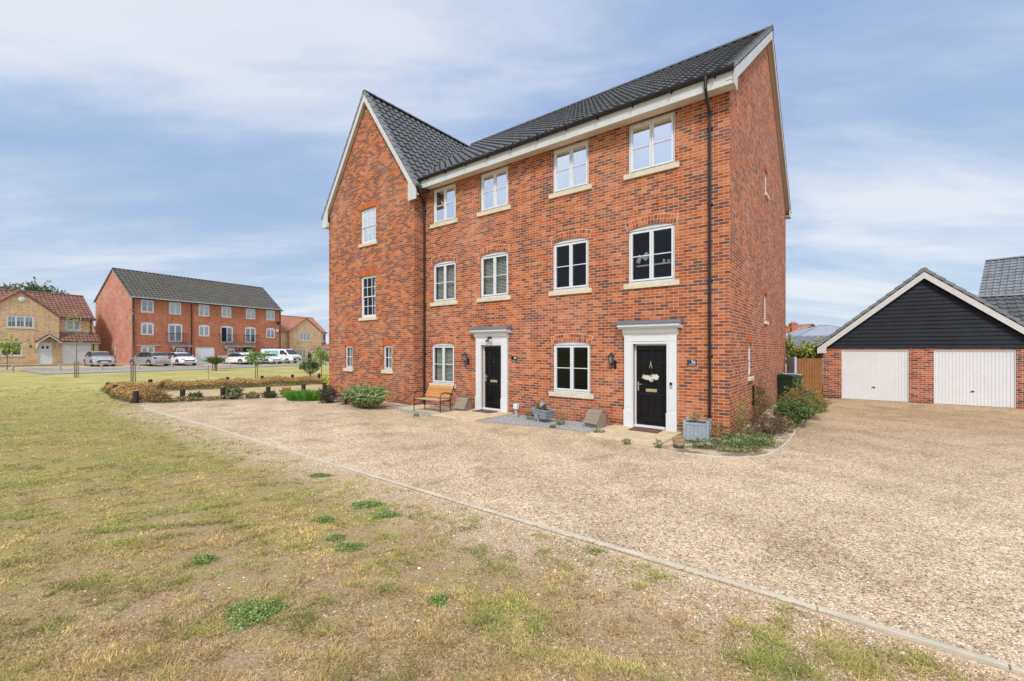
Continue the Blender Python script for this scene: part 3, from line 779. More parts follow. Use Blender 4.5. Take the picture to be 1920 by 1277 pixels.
# windows
ident = Matrix.Identity(4)
for i, (a, b) in enumerate(cols):
    casement(house, ident, a, b, 6.56, 7.85, None, 2, 'glass_sky', 1)
def clutter(wd, Mx):
    g = MB(Mx); x0, x1 = cols[0]
    g.box(x0+.1, x1-.1, .30, .34, 4.20, 4.235)
    g.bar((x0+.30,.33,4.38),(x0+.42,.33,4.52), .15, .09, (0,1,0)); g.tube([(x0+.52,.33,4.24),(x0+.52,.33,4.34)], .03, 8)
    g.lathe([(.03,0),(.05,.03),(.04,.06)], (x1-.25,.33,4.24), 10); g.tube([(x1-.38,.33,4.24),(x1-.38,.33,4.33)], .028, 8)
    g.bar((x0+.14,.3,4.3),(x0+.22,.3,4.5),.10,.01,(0,1,0))
    g.build('window_shelf', M['curtain'], wd)
for i, (a, b) in enumerate(cols):
    casement(house, ident, a, b, 3.72, 5.11, 5.185, 2, 'glass_low', 1, blind=i in (2,3), inner=clutter if i == 0 else None)
    voussoirs(house, ident, a, b, 5.11, 5.185)
for i, (a, b) in enumerate(G):
    casement(house, ident, a, b, .80, 2.19, 2.265, 2, 'glass_low', 1, blind=i == 1)
    voussoirs(house, ident, a, b, 2.19, 2.265)
# wing sliding sash windows
def sash_window(x0, x1, z0, z1, gl):
    Mx = T(0,WY,0); mb = MB(Mx); f = .055
    mb.box(x0,x1,.055,.13,z0,z0+.07); mb.box(x0,x1,.055,.13,z1-f,z1); mb.box(x0,x0+f,.055,.13,z0+.07,z1-f); mb.box(x1-f,x1,.055,.13,z0+.07,z1-f)
    zm = (z0+z1)/2; g = MB(Mx)
    for k, (a, b, yo) in enumerate(((z0+.07, zm+.02, .085), (zm-.02, z1-f, .06))):
        s = .04; xa, xb = x0+f+.003, x1-f-.003
        mb.box(xa,xb,yo,yo+.035,a+.002,a+s); mb.box(xa,xb,yo,yo+.035,b-s,b-.002); mb.box(xa,xa+s,yo,yo+.035,a+s,b-s); mb.box(xb-s,xb,yo,yo+.035,a+s,b-s)
        for j in (1,2):
            xm = xa+(xb-xa)*j/3; mb.box(xm-.010,xm+.010,yo+.004,yo+.03,a+s,b-s)
        zc = (a+b)/2; mb.box(xa+s,xb-s,yo+.006,yo+.028,zc-.010,zc+.010)
        g.face([(xa+s*.8,yo+.018,a+s*.8),(xb-s*.8,yo+.018,a+s*.8),(xb-s*.8,yo+.018,b-s*.8),(xa+s*.8,yo+.018,b-s*.8)])
    for sx in (x0+f+.01, x1-f-.03): mb.box(sx, sx+.02, .05, .06, zm-.07, zm-.02)
    wd = mb.build('sash_window', M['upvc'], house); g.build('pane', M[gl], wd)
    s = MB(Mx); s.box(x0-.09,x1+.09,-.055,.075,z0-.12,z0-.001); s.build('sill', M['sill'], wd, bevel=.008)
    flat_lintel(house, Mx, x0, x1, z1)
    return wd
sash_window(*wh[0], 'glass_sky'); 
w2 = sash_window(*wh[1], 'glass_low')
mb = MB(T(0,WY,0))
for k in range(9):
    xk = -12.98+.036*k; mb.tube([(xk,.2,3.45),(xk,.2,4.9)], .021, 6)
mb.build('curtain', M['curtain'], w2)
for k in (2,3):
    a,b,c,d_ = wh[k]; casement(house, T(0,WY,0), a,b,c,d_, None, 1, 'glass_low', 1, vbars=1, fr=.04, sash=.03, side=.07, sillh=.14, inner=lambda wd, Mx, a=a, b=b, c=c, d_=d_: MB(Mx).box(a+.03,b-.03,.19,.2,c+.05,d_-.05).build('curtain', M['curtain'], wd))
    flat_lintel(house, T(0,WY,0), a, b, d_)
gM = T(0,0,0,math.pi/2)
for a,b,c,d_ in gs:
    casement(house, gM, a,b,c,d_, None, 1, 'glass_low', 1, fr=.05, sash=.035, side=.06, sillh=.1)
    flat_lintel(house, gM, a, b, d_, .2, .03)

# doors and surrounds
def front_door(x0, x1, num):
    z0, z1 = .06, 2.17; dy = .085
    fr = MB(); fr.box(x0, x0+.035, .05, .13, z0+.05, z1); fr.box(x1-.035, x1, .05, .13, z0+.05, z1); fr.box(x0+.035, x1-.035, .05, .13, z1-.035, z1); fr.box(x0, x1, .0, .13, z0, z0+.05)
    f = fr.build('door_frame', M['upvc'], house)
    a, b, za, zb = x0+.04, x1-.04, z0+.055, z1-.04; w_ = b-a
    lf = MB(); lf.box(a, b, dy, dy+.045, za, zb)
    L = MB()
    def panel(u0, u1, v0, v1, glazed=False):
        X0, X1, Y0, Y1 = a+w_*u0, a+w_*u1, za+(zb-za)*v0, za+(zb-za)*v1; y = dy
        e = .018; o = .012
        # raised moulding ring
        for q in ((X0-e,X0,Y0,Y1),(X1,X1+e,Y0,Y1)): lf.box(q[0],q[1],y-.014,y-.0005,q[2],q[3])
        for zz0 in (Y0-e, Y1): lf.prism([(y-.0005,zz0-.004),(y-.020,zz0-.004),(y-.0005,zz0+e+.006)], X0-e, X1+e, 'x')
        lf.box(X0+.02,X1-.02,y-.010,y-.0005,Y0+.02,Y1-.02)
    for u0, u1 in ((.13,.41),(.59,.87)):
        panel(u0,u1,.84,.93); panel(u0,u1,.51,.78); panel(u0,u1,.09,.38)
    leaf = lf.build('front_door', M['blackpaint'], house, bevel=.004)
    h = MB(); hx = a+.045
    h.box(hx-.016,hx+.016,dy-.012,dy-.001,za+.86,za+1.09); h.tube([(hx,dy-.01,za+1.03),(hx,dy-.05,za+1.03)],.009,8); h.tube([(hx,dy-.05,za+1.03),(hx+.11,dy-.05,za+1.03)],.009,8); h.box(hx-.008,hx+.008,dy-.016,dy-.012,za+.9,za+.94)
    h.build('handle', M['chrome'], leaf)
    l = MB(); xm = (a+b)/2; zl = za+.88; l.box(xm-.14,xm+.14,dy-.012,dy-.001,zl-.035,zl+.04); l.box(xm-.12,xm+.12,dy-.018,dy-.0125,zl-.018,zl+.024)
    l.build('letterbox', M['brass'], leaf)
    k = MB(); k.tube([(xm,dy-.010,za+1.52),(xm,dy-.001,za+1.52)], .011, 10); k.build('spyhole', M['chrome'], leaf)
    # surround
    s = MB(); p0, p1 = x0-.235, x1+.235; pw = .232
    for A, B in ((p0, p0+pw), (p1-pw, p1)):
        s.box(A, B, -.075, -.002, z0+.0, 2.40)
        s.box(A-.012, B+.012, -.095, -.0755, z0-.02, z0+.42); s.box(A+.05, B-.05, -.082, -.0755, z0+.5, 2.22)
    s.box(p0+pw, p1-pw, -.068, -.002, z1+.004, 2.40)
    s.box(p0+pw-.03, p1-pw+.03, -.086, -.0755, z1+.002, z1+.045); s.box(p0+pw-.032, p0+pw-.002, -.086, -.0755, z0+.44, z1+.002); s.box(p1-pw+.002, p1-pw+.032, -.086, -.0755, z0+.44, z1+.002)
    s.box(p0+.02, p1-.02, -.082, -.0755, 2.24, 2.26)
    # coved frieze swelling outwards below the cornice
    pr = [(-.002,2.401),(-.080,2.401),(-.088,2.43),(-.12,2.455),(-.135,2.50),(-.13,2.555),(-.002,2.555)]
    s.prism(pr, p0-.03, p1+.03, 'x')
    for xx, sg in ((p0, -1), (p1, 1)):
        pp = [(xx, 2.36), (xx+sg*.035, 2.40), (xx+sg*.055, 2.45), (xx+sg*.05, 2.50), (xx+sg*.02, 2.555), (xx-sg*.01,2.556), (xx-sg*.01,2.362)]
        s.prism(pp, -.07, -.003, 'y')
    s.prism([(-.002,2.556),(-.17,2.556),(-.235,2.60),(-.25,2.61),(-.25,2.665),(-.002,2.665)], p0-.12, p1+.12, 'x')
    sd = s.build('door_surround', M['upvc'], house, bevel=.004)
    c = MB(); c.prism([(-.001,2.78),(-.27,2.735),(-.275,2.666),(-.001,2.666)], p0-.15, p1+.15, 'x'); c.build('canopy_lead', M['lead'], sd, bevel=.006)
    return leaf, (a+b)/2, dy, za
leaf36, xm36, dy36, za36 = front_door(*D36, '36')
leaf31, xm31, dy31, za31 = front_door(*D31, '31')
def text_mesh(txt, size, name, mat, parent, Mx):
    cu = bpy.data.curves.new('t', 'FONT'); cu.body = txt; cu.size = size; cu.extrude = .0015; cu.align_x = 'CENTER'; cu.align_y = 'CENTER'
    ob = bpy.data.objects.new('t', cu); COL.objects.link(ob)
    bpy.context.view_layer.update()
    me = bpy.data.meshes.new_from_object(ob.evaluated_get(bpy.context.evaluated_depsgraph_get()))
    bpy.data.objects.remove(ob)
    me.transform(Mx @ Matrix.Rotation(math.pi/2, 4, 'X')); me.materials.clear(); me.materials.append(mat); me.name = name
    o = bpy.data.objects.new(name, me); COL.objects.link(o); o.parent = parent; return o
# number plates
p = MB(); p.box(-.915,-.705,-.014,-.002,1.64,1.795); pl = p.build('number_plate', M['plateslate'], house, bevel=.002)
text_mesh('36', .105, 'lettering', M['numwhite'], pl, Matrix.Translation((-.775,-.0155,1.735)))
g = MB(); 
for k in range(7): g.box(-.875+.022*k, -.875+.022*k+.016, -.0162, -.0142, 1.662, 1.673)
g.build('small_lettering', M['numwhite'], pl)
x31 = -6.10
p = MB(); p.box(x31-.105,x31+.105,-.014,-.002,1.66,1.82); pl = p.build('number_plate', M['blackpaint'], house, bevel=.002)
text_mesh('38', .105, 'lettering', M['numwhite'], pl, Matrix.Translation((x31+.03,-.0155,1.765)))
g = MB()
for k in range(6): g.box(x31-.07+.022*k, x31-.07+.022*k+.016, -.0162, -.0142, 1.685, 1.696)
g.build('small_lettering', M['numwhite'], pl)
# A-shaped knocker on door 36, doorbell
k = MB(); xk = xm36-.01; zk = za36+1.44
for sg in (1,-1): k.bar((xk, dy36-.02, zk+.17), (xk+sg*.032, dy36-.02, zk), .012, .01, (0,1,0))
k.box(xk-.03,xk+.03,dy36-.025,dy36-.016,zk+.06,zk+.075); k.box(xk-.012,xk+.012,dy36-.025,dy36-.016,zk+.10,zk+.11); k.tube([(xk,dy36-.02,zk+.17),(xk,dy36-.02,zk+.20)],.004,6)
k.build('knocker', M['brass'], leaf36)
b_ = MB(); xb = D36[1]+.115; b_.box(xb-.03,xb+.03,-.105,-.0765,1.10,1.24); bell = b_.build('doorbell', M['bingrey'], house, bevel=.006)
q = MB(); q.box(xb-.028,xb+.028,-.109,-.1055,1.17,1.236); q.build('camera_face', M['blackpaint'], bell)
b_ = MB(); xb = D31[1]+.115; b_.box(xb-.015,xb+.015,-.095,-.0765,1.12,1.19); b_.build('doorbell', M['upvc'], house, bevel=.004)
# wall lanterns
def lantern(x, z):
    g = MB(); g.box(x+.02,x+.09,-.03,-.002,z-.19,z+.02); g.tube([(x+.055,-.03,z-.14),(x+.05,-.09,z-.17),(x,-.14,z-.13),(x,-.14,z-.07)], .012, 8)
    g.tube([(x+.055,-.03,z-.02),(x+.04,-.07,z-.03),(x+.01,-.12,z-.09)], .008, 6)
    g.lathe([(.03,-.09),(.045,-.06),(.05,-.055)], (x,-.14,z), 6); g.lathe([(.085,.115),(.09,.125),(.07,.16),(.035,.19),(.012,.20),(.016,.225),(.003,.25)], (x,-.14,z), 12)
    for k in range(6):
        a = k*math.pi/3; g.bar((x+.048*math.cos(a),-.14+.048*math.sin(a),z-.055),(x+.078*math.cos(a),-.14+.078*math.sin(a),z+.115),.008,.008)
    o = g.build('wall_lantern', M['blackmetal'], house)
    l = MB(); l.lathe([(.045,-.052),(.074,.112)], (x,-.14,z), 6, caps=False); l.build('lamp_glass', M['glass_lamp'], o)
    l = MB(); l.lathe([(.018,-.05),(.025,0),(.026,.05),(.01,.08)], (x,-.14,z), 10); l.build('bulb', M['upvc'], o, smooth=True)
lantern(-2.80, 1.72); lantern(-8.10, 1.70)
# security light over door 31
g = MB(); xs_ = -7.02; g.box(xs_-.06,xs_+.05,-.15,-.075,2.36,2.43); g.tube([(xs_-.05,-.14,2.33),(xs_-.09,-.2,2.29)],.035,10); g.lathe([(.02,-.05),(.035,-.02),(.03,.02)],(xs_,-.13,2.32),10)
sl_ = g.build('security_light', M['blackmetal'], house)
g = MB(); g.tube([(xs_+.05,-.13,2.33),(xs_+.09,-.19,2.29)],.038,10); g.tube([(xs_-.092,-.203,2.288),(xs_-.096,-.209,2.284)],.03,10); g.build('lamp_lens', M['curtain'], sl_)
# vents / small dark marks low on the gable wall: overflow pipe
g = MB(); g.box(.002,.05,3.05,3.12,.45,1.02); g.build('cable_cover', M['black'], house)

# ------------------------------------------------------------------ small things by the doors
def rect_slab(name, s0, s1, q0, q1, label, th=.05, step=.6):
    r = empty(name, fp((s0+s1)/2, (q0+q1)/2), ANG, label, 'doorstep')
    w_, l_ = s1-s0, q1-q0; nx_ = max(1, round(w_/.6)); ny = max(1, round(l_/.6)); 
    for i in range(nx_):
        for j in range(ny):
            mb = MB(); mb.box(-w_/2+w_*i/nx_+.003, -w_/2+w_*(i+1)/nx_-.003, -l_/2+l_*j/ny+.003, -l_/2+l_*(j+1)/ny-.003, -.03, th+random.uniform(-.003,.003))
            mb.build('slab', M['slab'], r, bevel=.006)
    return r
rect_slab('paved_doorstep', 1.02, 2.78, .0, 1.62, 'buff paving slabs in front of the right-hand black door numbered 36')
rect_slab('paved_doorstep', 6.15, 7.95, .0, 1.80, 'buff paving slabs in front of the left-hand black door')
rect_slab('paved_patch', 8.15, 10.1, .35, 1.35, 'buff paving slabs under the timber bench', .025)
def thing_at(name, s, q, rz, label, cat, z=0, group=None): return empty(name, fp(s, q, z), ANG+rz, label, cat, group)
d = thing_at('doormat', 1.80, .36, 0, 'dark brown doormat on the slabs outside the right-hand front door', 'doormat', .058)
MB().box(-.36,.36,-.2,.2,0,.018).build('mat', M['mat'], d, bevel=.004)
d = thing_at('doormat', 7.0, .36, 0, 'faded brown doormat on the slabs outside the left-hand front door', 'doormat', .058)
MB().box(-.36,.36,-.2,.2,0,.018).build('mat', M['mat'], d, bevel=.004)

# bench
bn = thing_at('garden_bench', 8.52, 1.18, math.radians(3), 'honey coloured slatted garden bench with curved black metal arms below the window', 'bench', .026)
for k in range(7):
    zb = .47+.052*k; yb = .20+.028*k
    g = MB(); g.bar((-.56, yb, zb), (.56, yb, zb), .018, .044, (0,.45,.9)); g.build('back_slat', M['benchwood'], bn, bevel=.003)
for k in range(6):
    g = MB(); g.bar((-.56, -.24+.078*k, .405-.012*(k>2)), (.56, -.24+.078*k, .405-.012*(k>2)), .062, .02); g.build('seat_slat', M['seatwood'], bn, bevel=.003)
for sx in (-.585,.585):
    g = MB(); g.tube([(sx,-.27,0),(sx,-.27,.30),(sx,-.275,.48),(sx,-.24,.575),(sx,-.15,.625),(sx,-.02,.63),(sx,.12,.60),(sx,.27,.56)], .017, 8)
    g.tube([(sx,.22,0),(sx,.19,.28),(sx,.18,.42),(sx,.27,.62),(sx,.38,.84)], .017, 8); g.tube([(sx,-.27,.385),(sx,.19,.37)], .014, 8)
    g.build('side_frame', M['blackmetal'], bn, smooth=True)
g = MB(); g.tube([(-.585,.0,.375),(.585,.0,.375)], .012, 8); g.build('cross_rail', M['blackmetal'], bn)

# meter boxes
def meter(s, q, label, rz=0):
    r = thing_at('meter_box', s, q, rz, label, 'meter box', .0, 'half-sunk meter boxes against the wall')
    g = MB(); g.prism([(.20,0),(-.16,0),(-.20,.12),(.02,.42),(.20,.42)], -.20, .20, 'x'); g.build('body', M['meter'], r, bevel=.012)
    g = MB(); 
    g.prism([(-.232,.125),(-.215,.10),(-.20,.135),(.0,.425),(.20,.425),(.20,.452),(-.005,.458),(-.03,.445)], -.22, .22, 'x')
    for k in (1,2,3):
        p = V((0,-.232,.125)).lerp(V((0,-.03,.445)), k/4); g.bar((-.20,p.y-.002,p.z+.002),(.20,p.y-.002,p.z+.002),.012,.006,(0,-.8,.58))
    g.build('lid', M['meter'], r, bevel=.006)
meter(7.86-.05, .52, 'brown-grey plastic meter box beside the bench, left of the left-hand door', math.radians(8))
meter(2.98+.12, .45, 'brown-grey plastic meter box below the window, left of the right-hand door', math.radians(-12))
# pipe stub
r = empty('pipe_post', (.12,12.88,0), ANG, 'short grey post with a pale plastic cap standing in the slate chippings', 'post')
MB().lathe([(.055,0),(.06,.05),(.045,.12),(.04,.26)], n=14).build('post', M['bingrey'], r, smooth=False)
MB().box(-.07,.07,-.06,.06,.26,.42).build('cap', M['upvc'], r, bevel=.015)

# wheelbarrow-style trough planter with flowers
def leaf_cloud(name, n, centre, rad, size, cols, parent=None, shell=.55, lumps=0, up=.35, seed=1, aspect=.45, bottom=None, mat='leaf', loc=None, shoots=.22):
    rg = np.random.default_rng(seed); c = np.array(centre, float); rad = np.array(rad, float)
    dirs = rg.normal(size=(n,3)); dirs /= np.linalg.norm(dirs, axis=1)[:,None]
    rr = shell + (1-shell)*rg.random(n)**.7
    if lumps:
        lc = rg.normal(size=(lumps,3)); lc /= np.linalg.norm(lc, axis=1)[:,None]; lc[:,2] = np.abs(lc[:,2])*.9
        which = rg.integers(0, lumps, n); cen = lc*(.55+.35*rg.random((lumps,1))); pos = cen[which] + dirs*(.26+.2*rg.random(lumps))[which,None]*(.4+.6*rr[:,None])
        core = rg.random(n) < .3; pos[core] = dirs[core]*rr[core,None]*.75
        lum = (.72+.5*rg.random(lumps))[which]
    else:
        pos = dirs*rr[:,None]; lum = np.ones(n)
        bump_ = 1+.22*np.sin(dirs[:,0]*7+seed)*np.sin(dirs[:,1]*6+2*seed)+.12*np.sin(dirs[:,2]*11+seed); pos *= bump_[:,None]
    ns = int(n*shoots)//12
    if ns > 2:                                    # stray shoots that break the outline
        sd = rg.normal(size=(ns,3)); sd /= np.linalg.norm(sd, axis=1)[:,None]; sd[:,2] = np.abs(sd[:,2])*1.1+.12; sd += 0
        ln = 1.0+.42*rg.random((ns,1))**1.5
        tt = (.55+.45*np.arange(12)/11)[None,:,None]; sp = sd[:,None,:]*ln[:,None,:]*tt + rg.normal(size=(ns,12,3))*.018
        sp = sp.reshape(-1,3); pos = np.concatenate([pos, sp]); dirs = np.concatenate([dirs, np.repeat(sd,12,0)]); lum = np.concatenate([lum, np.repeat(.85+.4*rg.random(ns),12)]); n = len(pos)
    pos = pos*rad + c
    if bottom is not None:
        k = pos[:,2] > bottom; pos = pos[k]; dirs = dirs[k]; lum = lum[k]; n = len(pos)
    nrm = dirs*.7 + rg.normal(size=(n,3))*.6 + np.array([0,0,up]); nrm /= np.linalg.norm(nrm, axis=1)[:,None]
    tx = np.cross(nrm, rg.normal(size=(n,3))); tx /= np.linalg.norm(tx, axis=1)[:,None]; ty = np.cross(nrm, tx)
    s = size*(.6+.8*rg.random(n))[:,None]
    v = np.stack([pos-tx*s, pos-ty*s*aspect, pos+tx*s, pos+ty*s*aspect], 1).reshape(-1,3)
    pal = np.array(cols); k = rg.integers(0, len(pal), n); col = pal[k]*(.7+.6*rg.random((n,1)))
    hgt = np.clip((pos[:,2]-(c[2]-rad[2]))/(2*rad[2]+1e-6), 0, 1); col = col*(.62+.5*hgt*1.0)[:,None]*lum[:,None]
    o = np_mesh(name, v, 4, np.arange(n*4).reshape(-1,4), M[mat], col, parent)
    if loc: o.location = loc
    return o
def stems(name, n, spread, h, r=.006, parent=None, mat='bark', seed=1, z0=0, curve=.3):
    rg = random.Random(seed); g = MB()
    for k in range(n):
        a = rg.uniform(0, 6.28); d0 = rg.uniform(0, spread*.25); d1 = rg.uniform(spread*.3, spread); hh = h*rg.uniform(.65, 1)
        b = a+rg.uniform(-.5,.5)
        g.tube([(d0*math.cos(a), d0*math.sin(a), z0), ((d0+d1)/2*math.cos(b), (d0+d1)/2*math.sin(b), z0+hh*.55), (d1*math.cos(b), d1*math.sin(b), z0+hh)], [r, r*.75, r*.35], 4)
    return g.build(name, M[mat], parent)
GR = [(.10,.17,.04),(.15,.22,.06),(.07,.12,.03)]
bt = thing_at('wheelbarrow_planter', 4.62, .62, math.radians(-18), 'blue-grey wooden barrow planter with lilac flowers on the slate chippings', 'planter', .0)
g = MB(); tl, tb, tz0, tz1 = .36, .24, .12, .36; wy0, wy1 = .17, .11
A = [(-tl,-wy0,tz1),(tl,-wy0,tz1),(tl,wy0,tz1),(-tl,wy0,tz1)]; B = [(-tb,-wy1,tz0),(tb,-wy1,tz0),(tb,wy1,tz0),(-tb,wy1,tz0)]
for i in range(4):
    j = (i+1) % 4; p0_, p1_, p2_, p3_ = V(B[i]), V(B[j]), V(A[j]), V(A[i])
    for k in range(3):
        a0, a1 = k/3+.01, (k+1)/3-.01; g.face([p0_.lerp(p3_,a0), p1_.lerp(p2_,a0), p1_.lerp(p2_,a1), p0_.lerp(p3_,a1)])
    g.bar(p3_, p2_, .022, .022)
g.face(B); g.face([(x*.97,y*.94,z-.03) for x,y,z in A])
for yy in (-.19,.19): g.bar((.05,yy,.0),(-.09,yy,.22),.02,.025); g.bar((-.18,yy,.0),(.02,yy,.30),.02,.025)
g.build('trough', M['greypaint'], bt)
MB().box(-.33,.33,-.15,.15,.30,.34).build('soil', M['soil'], bt)
leaf_cloud('foliage', 260, (-.1,0,.43), (.22,.13,.12), .022, GR, bt, seed=5)
stems('stem', 9, .16, .26, .004, bt, 'stake', 4, .33)
leaf_cloud('flower', 70, (.02,-.03,.50), (.07,.07,.08), .024, [(.62,.55,.80),(.82,.80,.86),(.50,.42,.74)], bt, seed=6, aspect=.8)

# square blue-grey planter by the corner
pr = empty('square_planter', (4.15,9.70,0), ANG+math.radians(8), 'pale blue-grey square wooden planter at the house corner under the downpipe', 'planter')
hw = .235
for sx in (-1,1):
    for sy in (-1,1): MB().box(sx*hw-.03,sx*hw+.03,sy*hw-.03,sy*hw+.03,0,.47).build('corner_post', M['greypaint'], pr, bevel=.004)
for ax in range(4):
    g = MB(Matrix.Rotation(ax*math.pi/2,4,'Z'))
    for k in range(5):
        u0 = -hw+.032+(2*hw-.064)*k/5; g.box(u0+.002, u0+(2*hw-.064)/5-.002, -hw-.008, -hw+.01, .04, .42)
    g.box(-hw+.031,hw-.031,-hw-.018,-hw-.0085,.38,.43); g.box(-hw+.031,hw-.031,-hw-.018,-hw-.0085,.03,.08)
    g.build('side_panel', M['greypaint'], pr)
MB().box(-hw+.02,hw-.02,-hw+.02,hw-.02,.05,.395).build('soil', M['soil'], pr)
stems('dry_stem', 8, .12, .30, .005, pr, 'stake', 8, .39)
leaf_cloud('foliage', 120, (-.05,0,.52), (.12,.10,.13), .02, [(.35,.25,.13),(.20,.19,.07)], pr, seed=8)
# pot
pt_ = empty('plant_pot', (3.44,8.93,0), 0, 'small round tan and dark glazed pot at the edge of the doorstep slabs', 'plant pot')
MB().lathe([(.085,0),(.10,.02),(.115,.09)], n=20).build('base', M['potband'], pt_, smooth=True)
MB().lathe([(.1155,.088),(.125,.165),(.135,.17),(.137,.21),(.12,.212),(.112,.18)], n=20, caps=False).build('rim', M['terracotta'], pt_)
MB().lathe([(.002,.181),(.112,.182)], n=16).build('soil', M['soil'], pt_)
# wreath on door 36
xw, zw = xm36+.0, za36+1.24
mxw = house.matrix_world
loc = Matrix.Translation((CC.x,CC.y,0)) @ Matrix.Rotation(ANG,4,'Z') @ V((xw, dy36-.03, zw))
fl = empty('flower_swag', loc, ANG, 'swag of white silk flowers hanging on the right-hand black front door', 'wreath')
g = MB(); rg = random.Random(3)
for k in range(40):
    u_ = rg.uniform(-1,1); cx_ = u_*.185; cz_ = -.015+rg.uniform(-.035,.03)-(.075*rg.random() if abs(u_)<.35 else 0); c0 = rg.uniform(0,6)
    for j in range(8):
        a = c0+j*.785+rg.uniform(-.2,.2); L = rg.uniform(.035,.066); y_ = -.014-rg.uniform(0,.03); tilt = rg.uniform(.0,.02)
        g.face([(cx_,y_,cz_),(cx_+L*.55*math.cos(a-.24),y_-.010-tilt,cz_+L*.55*math.sin(a-.24)),(cx_+L*math.cos(a),y_-.004-tilt,cz_+L*math.sin(a)),(cx_+L*.55*math.cos(a+.24),y_-.010-tilt,cz_+L*.55*math.sin(a+.24))])
g.build('petals', M['petal'], fl)
leaf_cloud('leaves', 60, (0,-.015,-.02), (.21,.012,.06), .022, [(.30,.33,.16),(.45,.43,.28)], fl, seed=9)

# ------------------------------------------------------------------ garages
gar = empty('double_garage', (13.0,18.1,0), ANG, 'double garage with two white up-and-over doors under a black boarded gable', 'garage')
GW = 6.12
mb = MB(); wall(mb, [(0,Z0),(GW,Z0),(GW,2.07),(0,2.07)], [opening(.62,2.67,-.14,2.03), opening(3.34,5.39,-.14,2.03)], .12); mb.build('front_wall', M['brick_gar'], gar)
mb = MB(); mb.face([(0,0,Z0),(0,5.6,Z0),(0,5.6,2.2),(0,0,2.2)]); mb.face([(GW,0,Z0),(GW,5.6,Z0),(GW,5.6,2.2),(GW,0,2.2)]); mb.face([(0,5.6,Z0),(GW,5.6,Z0),(GW,5.6,2.2),(0,5.6,2.2)]); mb.build('side_wall', M['brick_gar'], gar)
gm = GW/2; GE, GR_ = 2.12, 4.96; gsl = (GR_-GE)/(gm+.2)
for x0 in (.62, 3.34):
    g = MB(); x1 = x0+2.05; n = 22
    g.box(x0,x0+.045,.04,.10,0,2.03); g.box(x1-.045,x1,.04,.10,0,2.03); g.box(x0+.045,x1-.045,.04,.10,1.955,2.03)
    fr_ = g.build('door_frame', M['gdoor'], gar)
    g = MB()
    a = x0+.047; w_ = (2.05-.094)/n
    for k in range(n): g.box(a+k*w_+.006, a+(k+1)*w_-.006, .060, .085, .02, 1.95)
    g.box(a, x1-.047, .070, .09, .015, 1.953)
    dd_ = g.build('garage_door', M['gdoor'], gar)
    g = MB(); xm = (x0+x1)/2; g.tube([(xm-.02,.062,.52),(xm-.02,.045,.52)],.026,10); g.box(xm-.07,xm+.03,.038,.046,.505,.53); g.prism([(xm-.045,.50),(xm+.005,.50),(xm-.02,.57)],.05,.06,'y'); g.build('handle', M['black'], dd_)
# black feather-edge boarding
g = MB(); bh = .148; k = 0; zk = 2.071
while zk < GR_-.12:
    zt = min(zk+bh, GR_-.05); hw_ = (GR_-zk)/gsl-.06; hw2 = max(.01,(GR_-zt)/gsl-.06)
    hw_ = min(hw_, gm); hw2 = min(hw2, gm)
    cuts = sorted([-hw_, hw_] + [random.uniform(-hw_*.8, hw_*.8) for _ in range(1 if k % 2 else 2)])
    for a, b in zip(cuts, cuts[1:]):
        a2 = max(a, -hw2) if a == -hw_ else a; b2 = min(b, hw2) if b == hw_ else b
        a2 = max(min(a2, hw2), -hw2); b2 = max(min(b2, hw2), -hw2); jt = random.uniform(-.002,.002)
        g.face([(gm+a+.002,-.045+jt,zk),(gm+b-.002,-.045+jt,zk),(gm+b2-.002,-.015,zt+.01),(gm+a2+.002,-.015,zt+.01)])
        g.face([(gm+a,-.045+jt,zk),(gm+b,-.045+jt,zk),(gm+b,-.012,zk-.002),(gm+a,-.012,zk-.002)])
    zk += bh; k += 1
g.face([(gm-gm,-.011,2.07),(gm+gm,-.011,2.07),(gm+gm,-.011,2.07+.25),(gm,-.011,GR_-.1),(0,-.011,2.07+.25)])
g.build('gable_cladding', M['clad'], gar)
mr = MB(); L_ = math.hypot(gm+.2, GR_-GE)
slope(mr, (gm,-.20,GR_), (0,1,0), (-1,0,-gsl), 6.0, L_, seg=5); slope(mr, (gm,-.20,GR_), (0,1,0), (1,0,-gsl), 6.0, L_, seg=5)
gr_ = mr.build('roof', M['tile'], gar)
mb = MB(); ridge(mb, (gm,-.2,GR_+.03), (gm,5.8,GR_+.03)); mb.build('ridge_tiles', M['tile_lt'], gr_)
mb = MB()
for sg in (-1,1): verge_caps(mb, (gm,-.18,GR_+.03), (gm+sg*(gm+.2),-.18,GE+.03), (0,-1,0))
mb.build('verge_trim', M['tile_lt'], gr_)
bm = MB()
for sg in (-1,1): barge(bm, (gm,GR_), (gm+sg*(gm+.19), GE), 'y', -.195, -.165, .05, .235)
bm.prism([(-.19,GE-.06),(-.19,GE-.25),(.12,GE-.25),(.12,GE+.16)], -.198, -.168, 'y')
bm.build('bargeboard', M['white'], gr_)
bm = MB()
for sg in (-1,1): barge(bm, (gm,GR_), (gm+sg*(gm+.18), GE), 'y', -.164, -.046, .20, .02)
bm.build('verge_soffit', M['soffit'], gr_)
mb = MB(); mb.box(-.19,-.16,-.16,5.7,GE-.24,GE-.05); mb.build('fascia', M['white'], gr_)
g = MB(); g.tube([(-.25,-.2,GE-.04),(-.25,5.7,GE-.04)], .055, 8); g.tube([(-.25,-.05,GE-.06),(-.25,-.05,GE-.2),(-.22,-.04,GE-.28),(-.06,.0,GE-.38),(-.045,.02,GE-.5),(-.045,.02,.1)], .034, 8); g.build('gutter', M['black'], gr_)

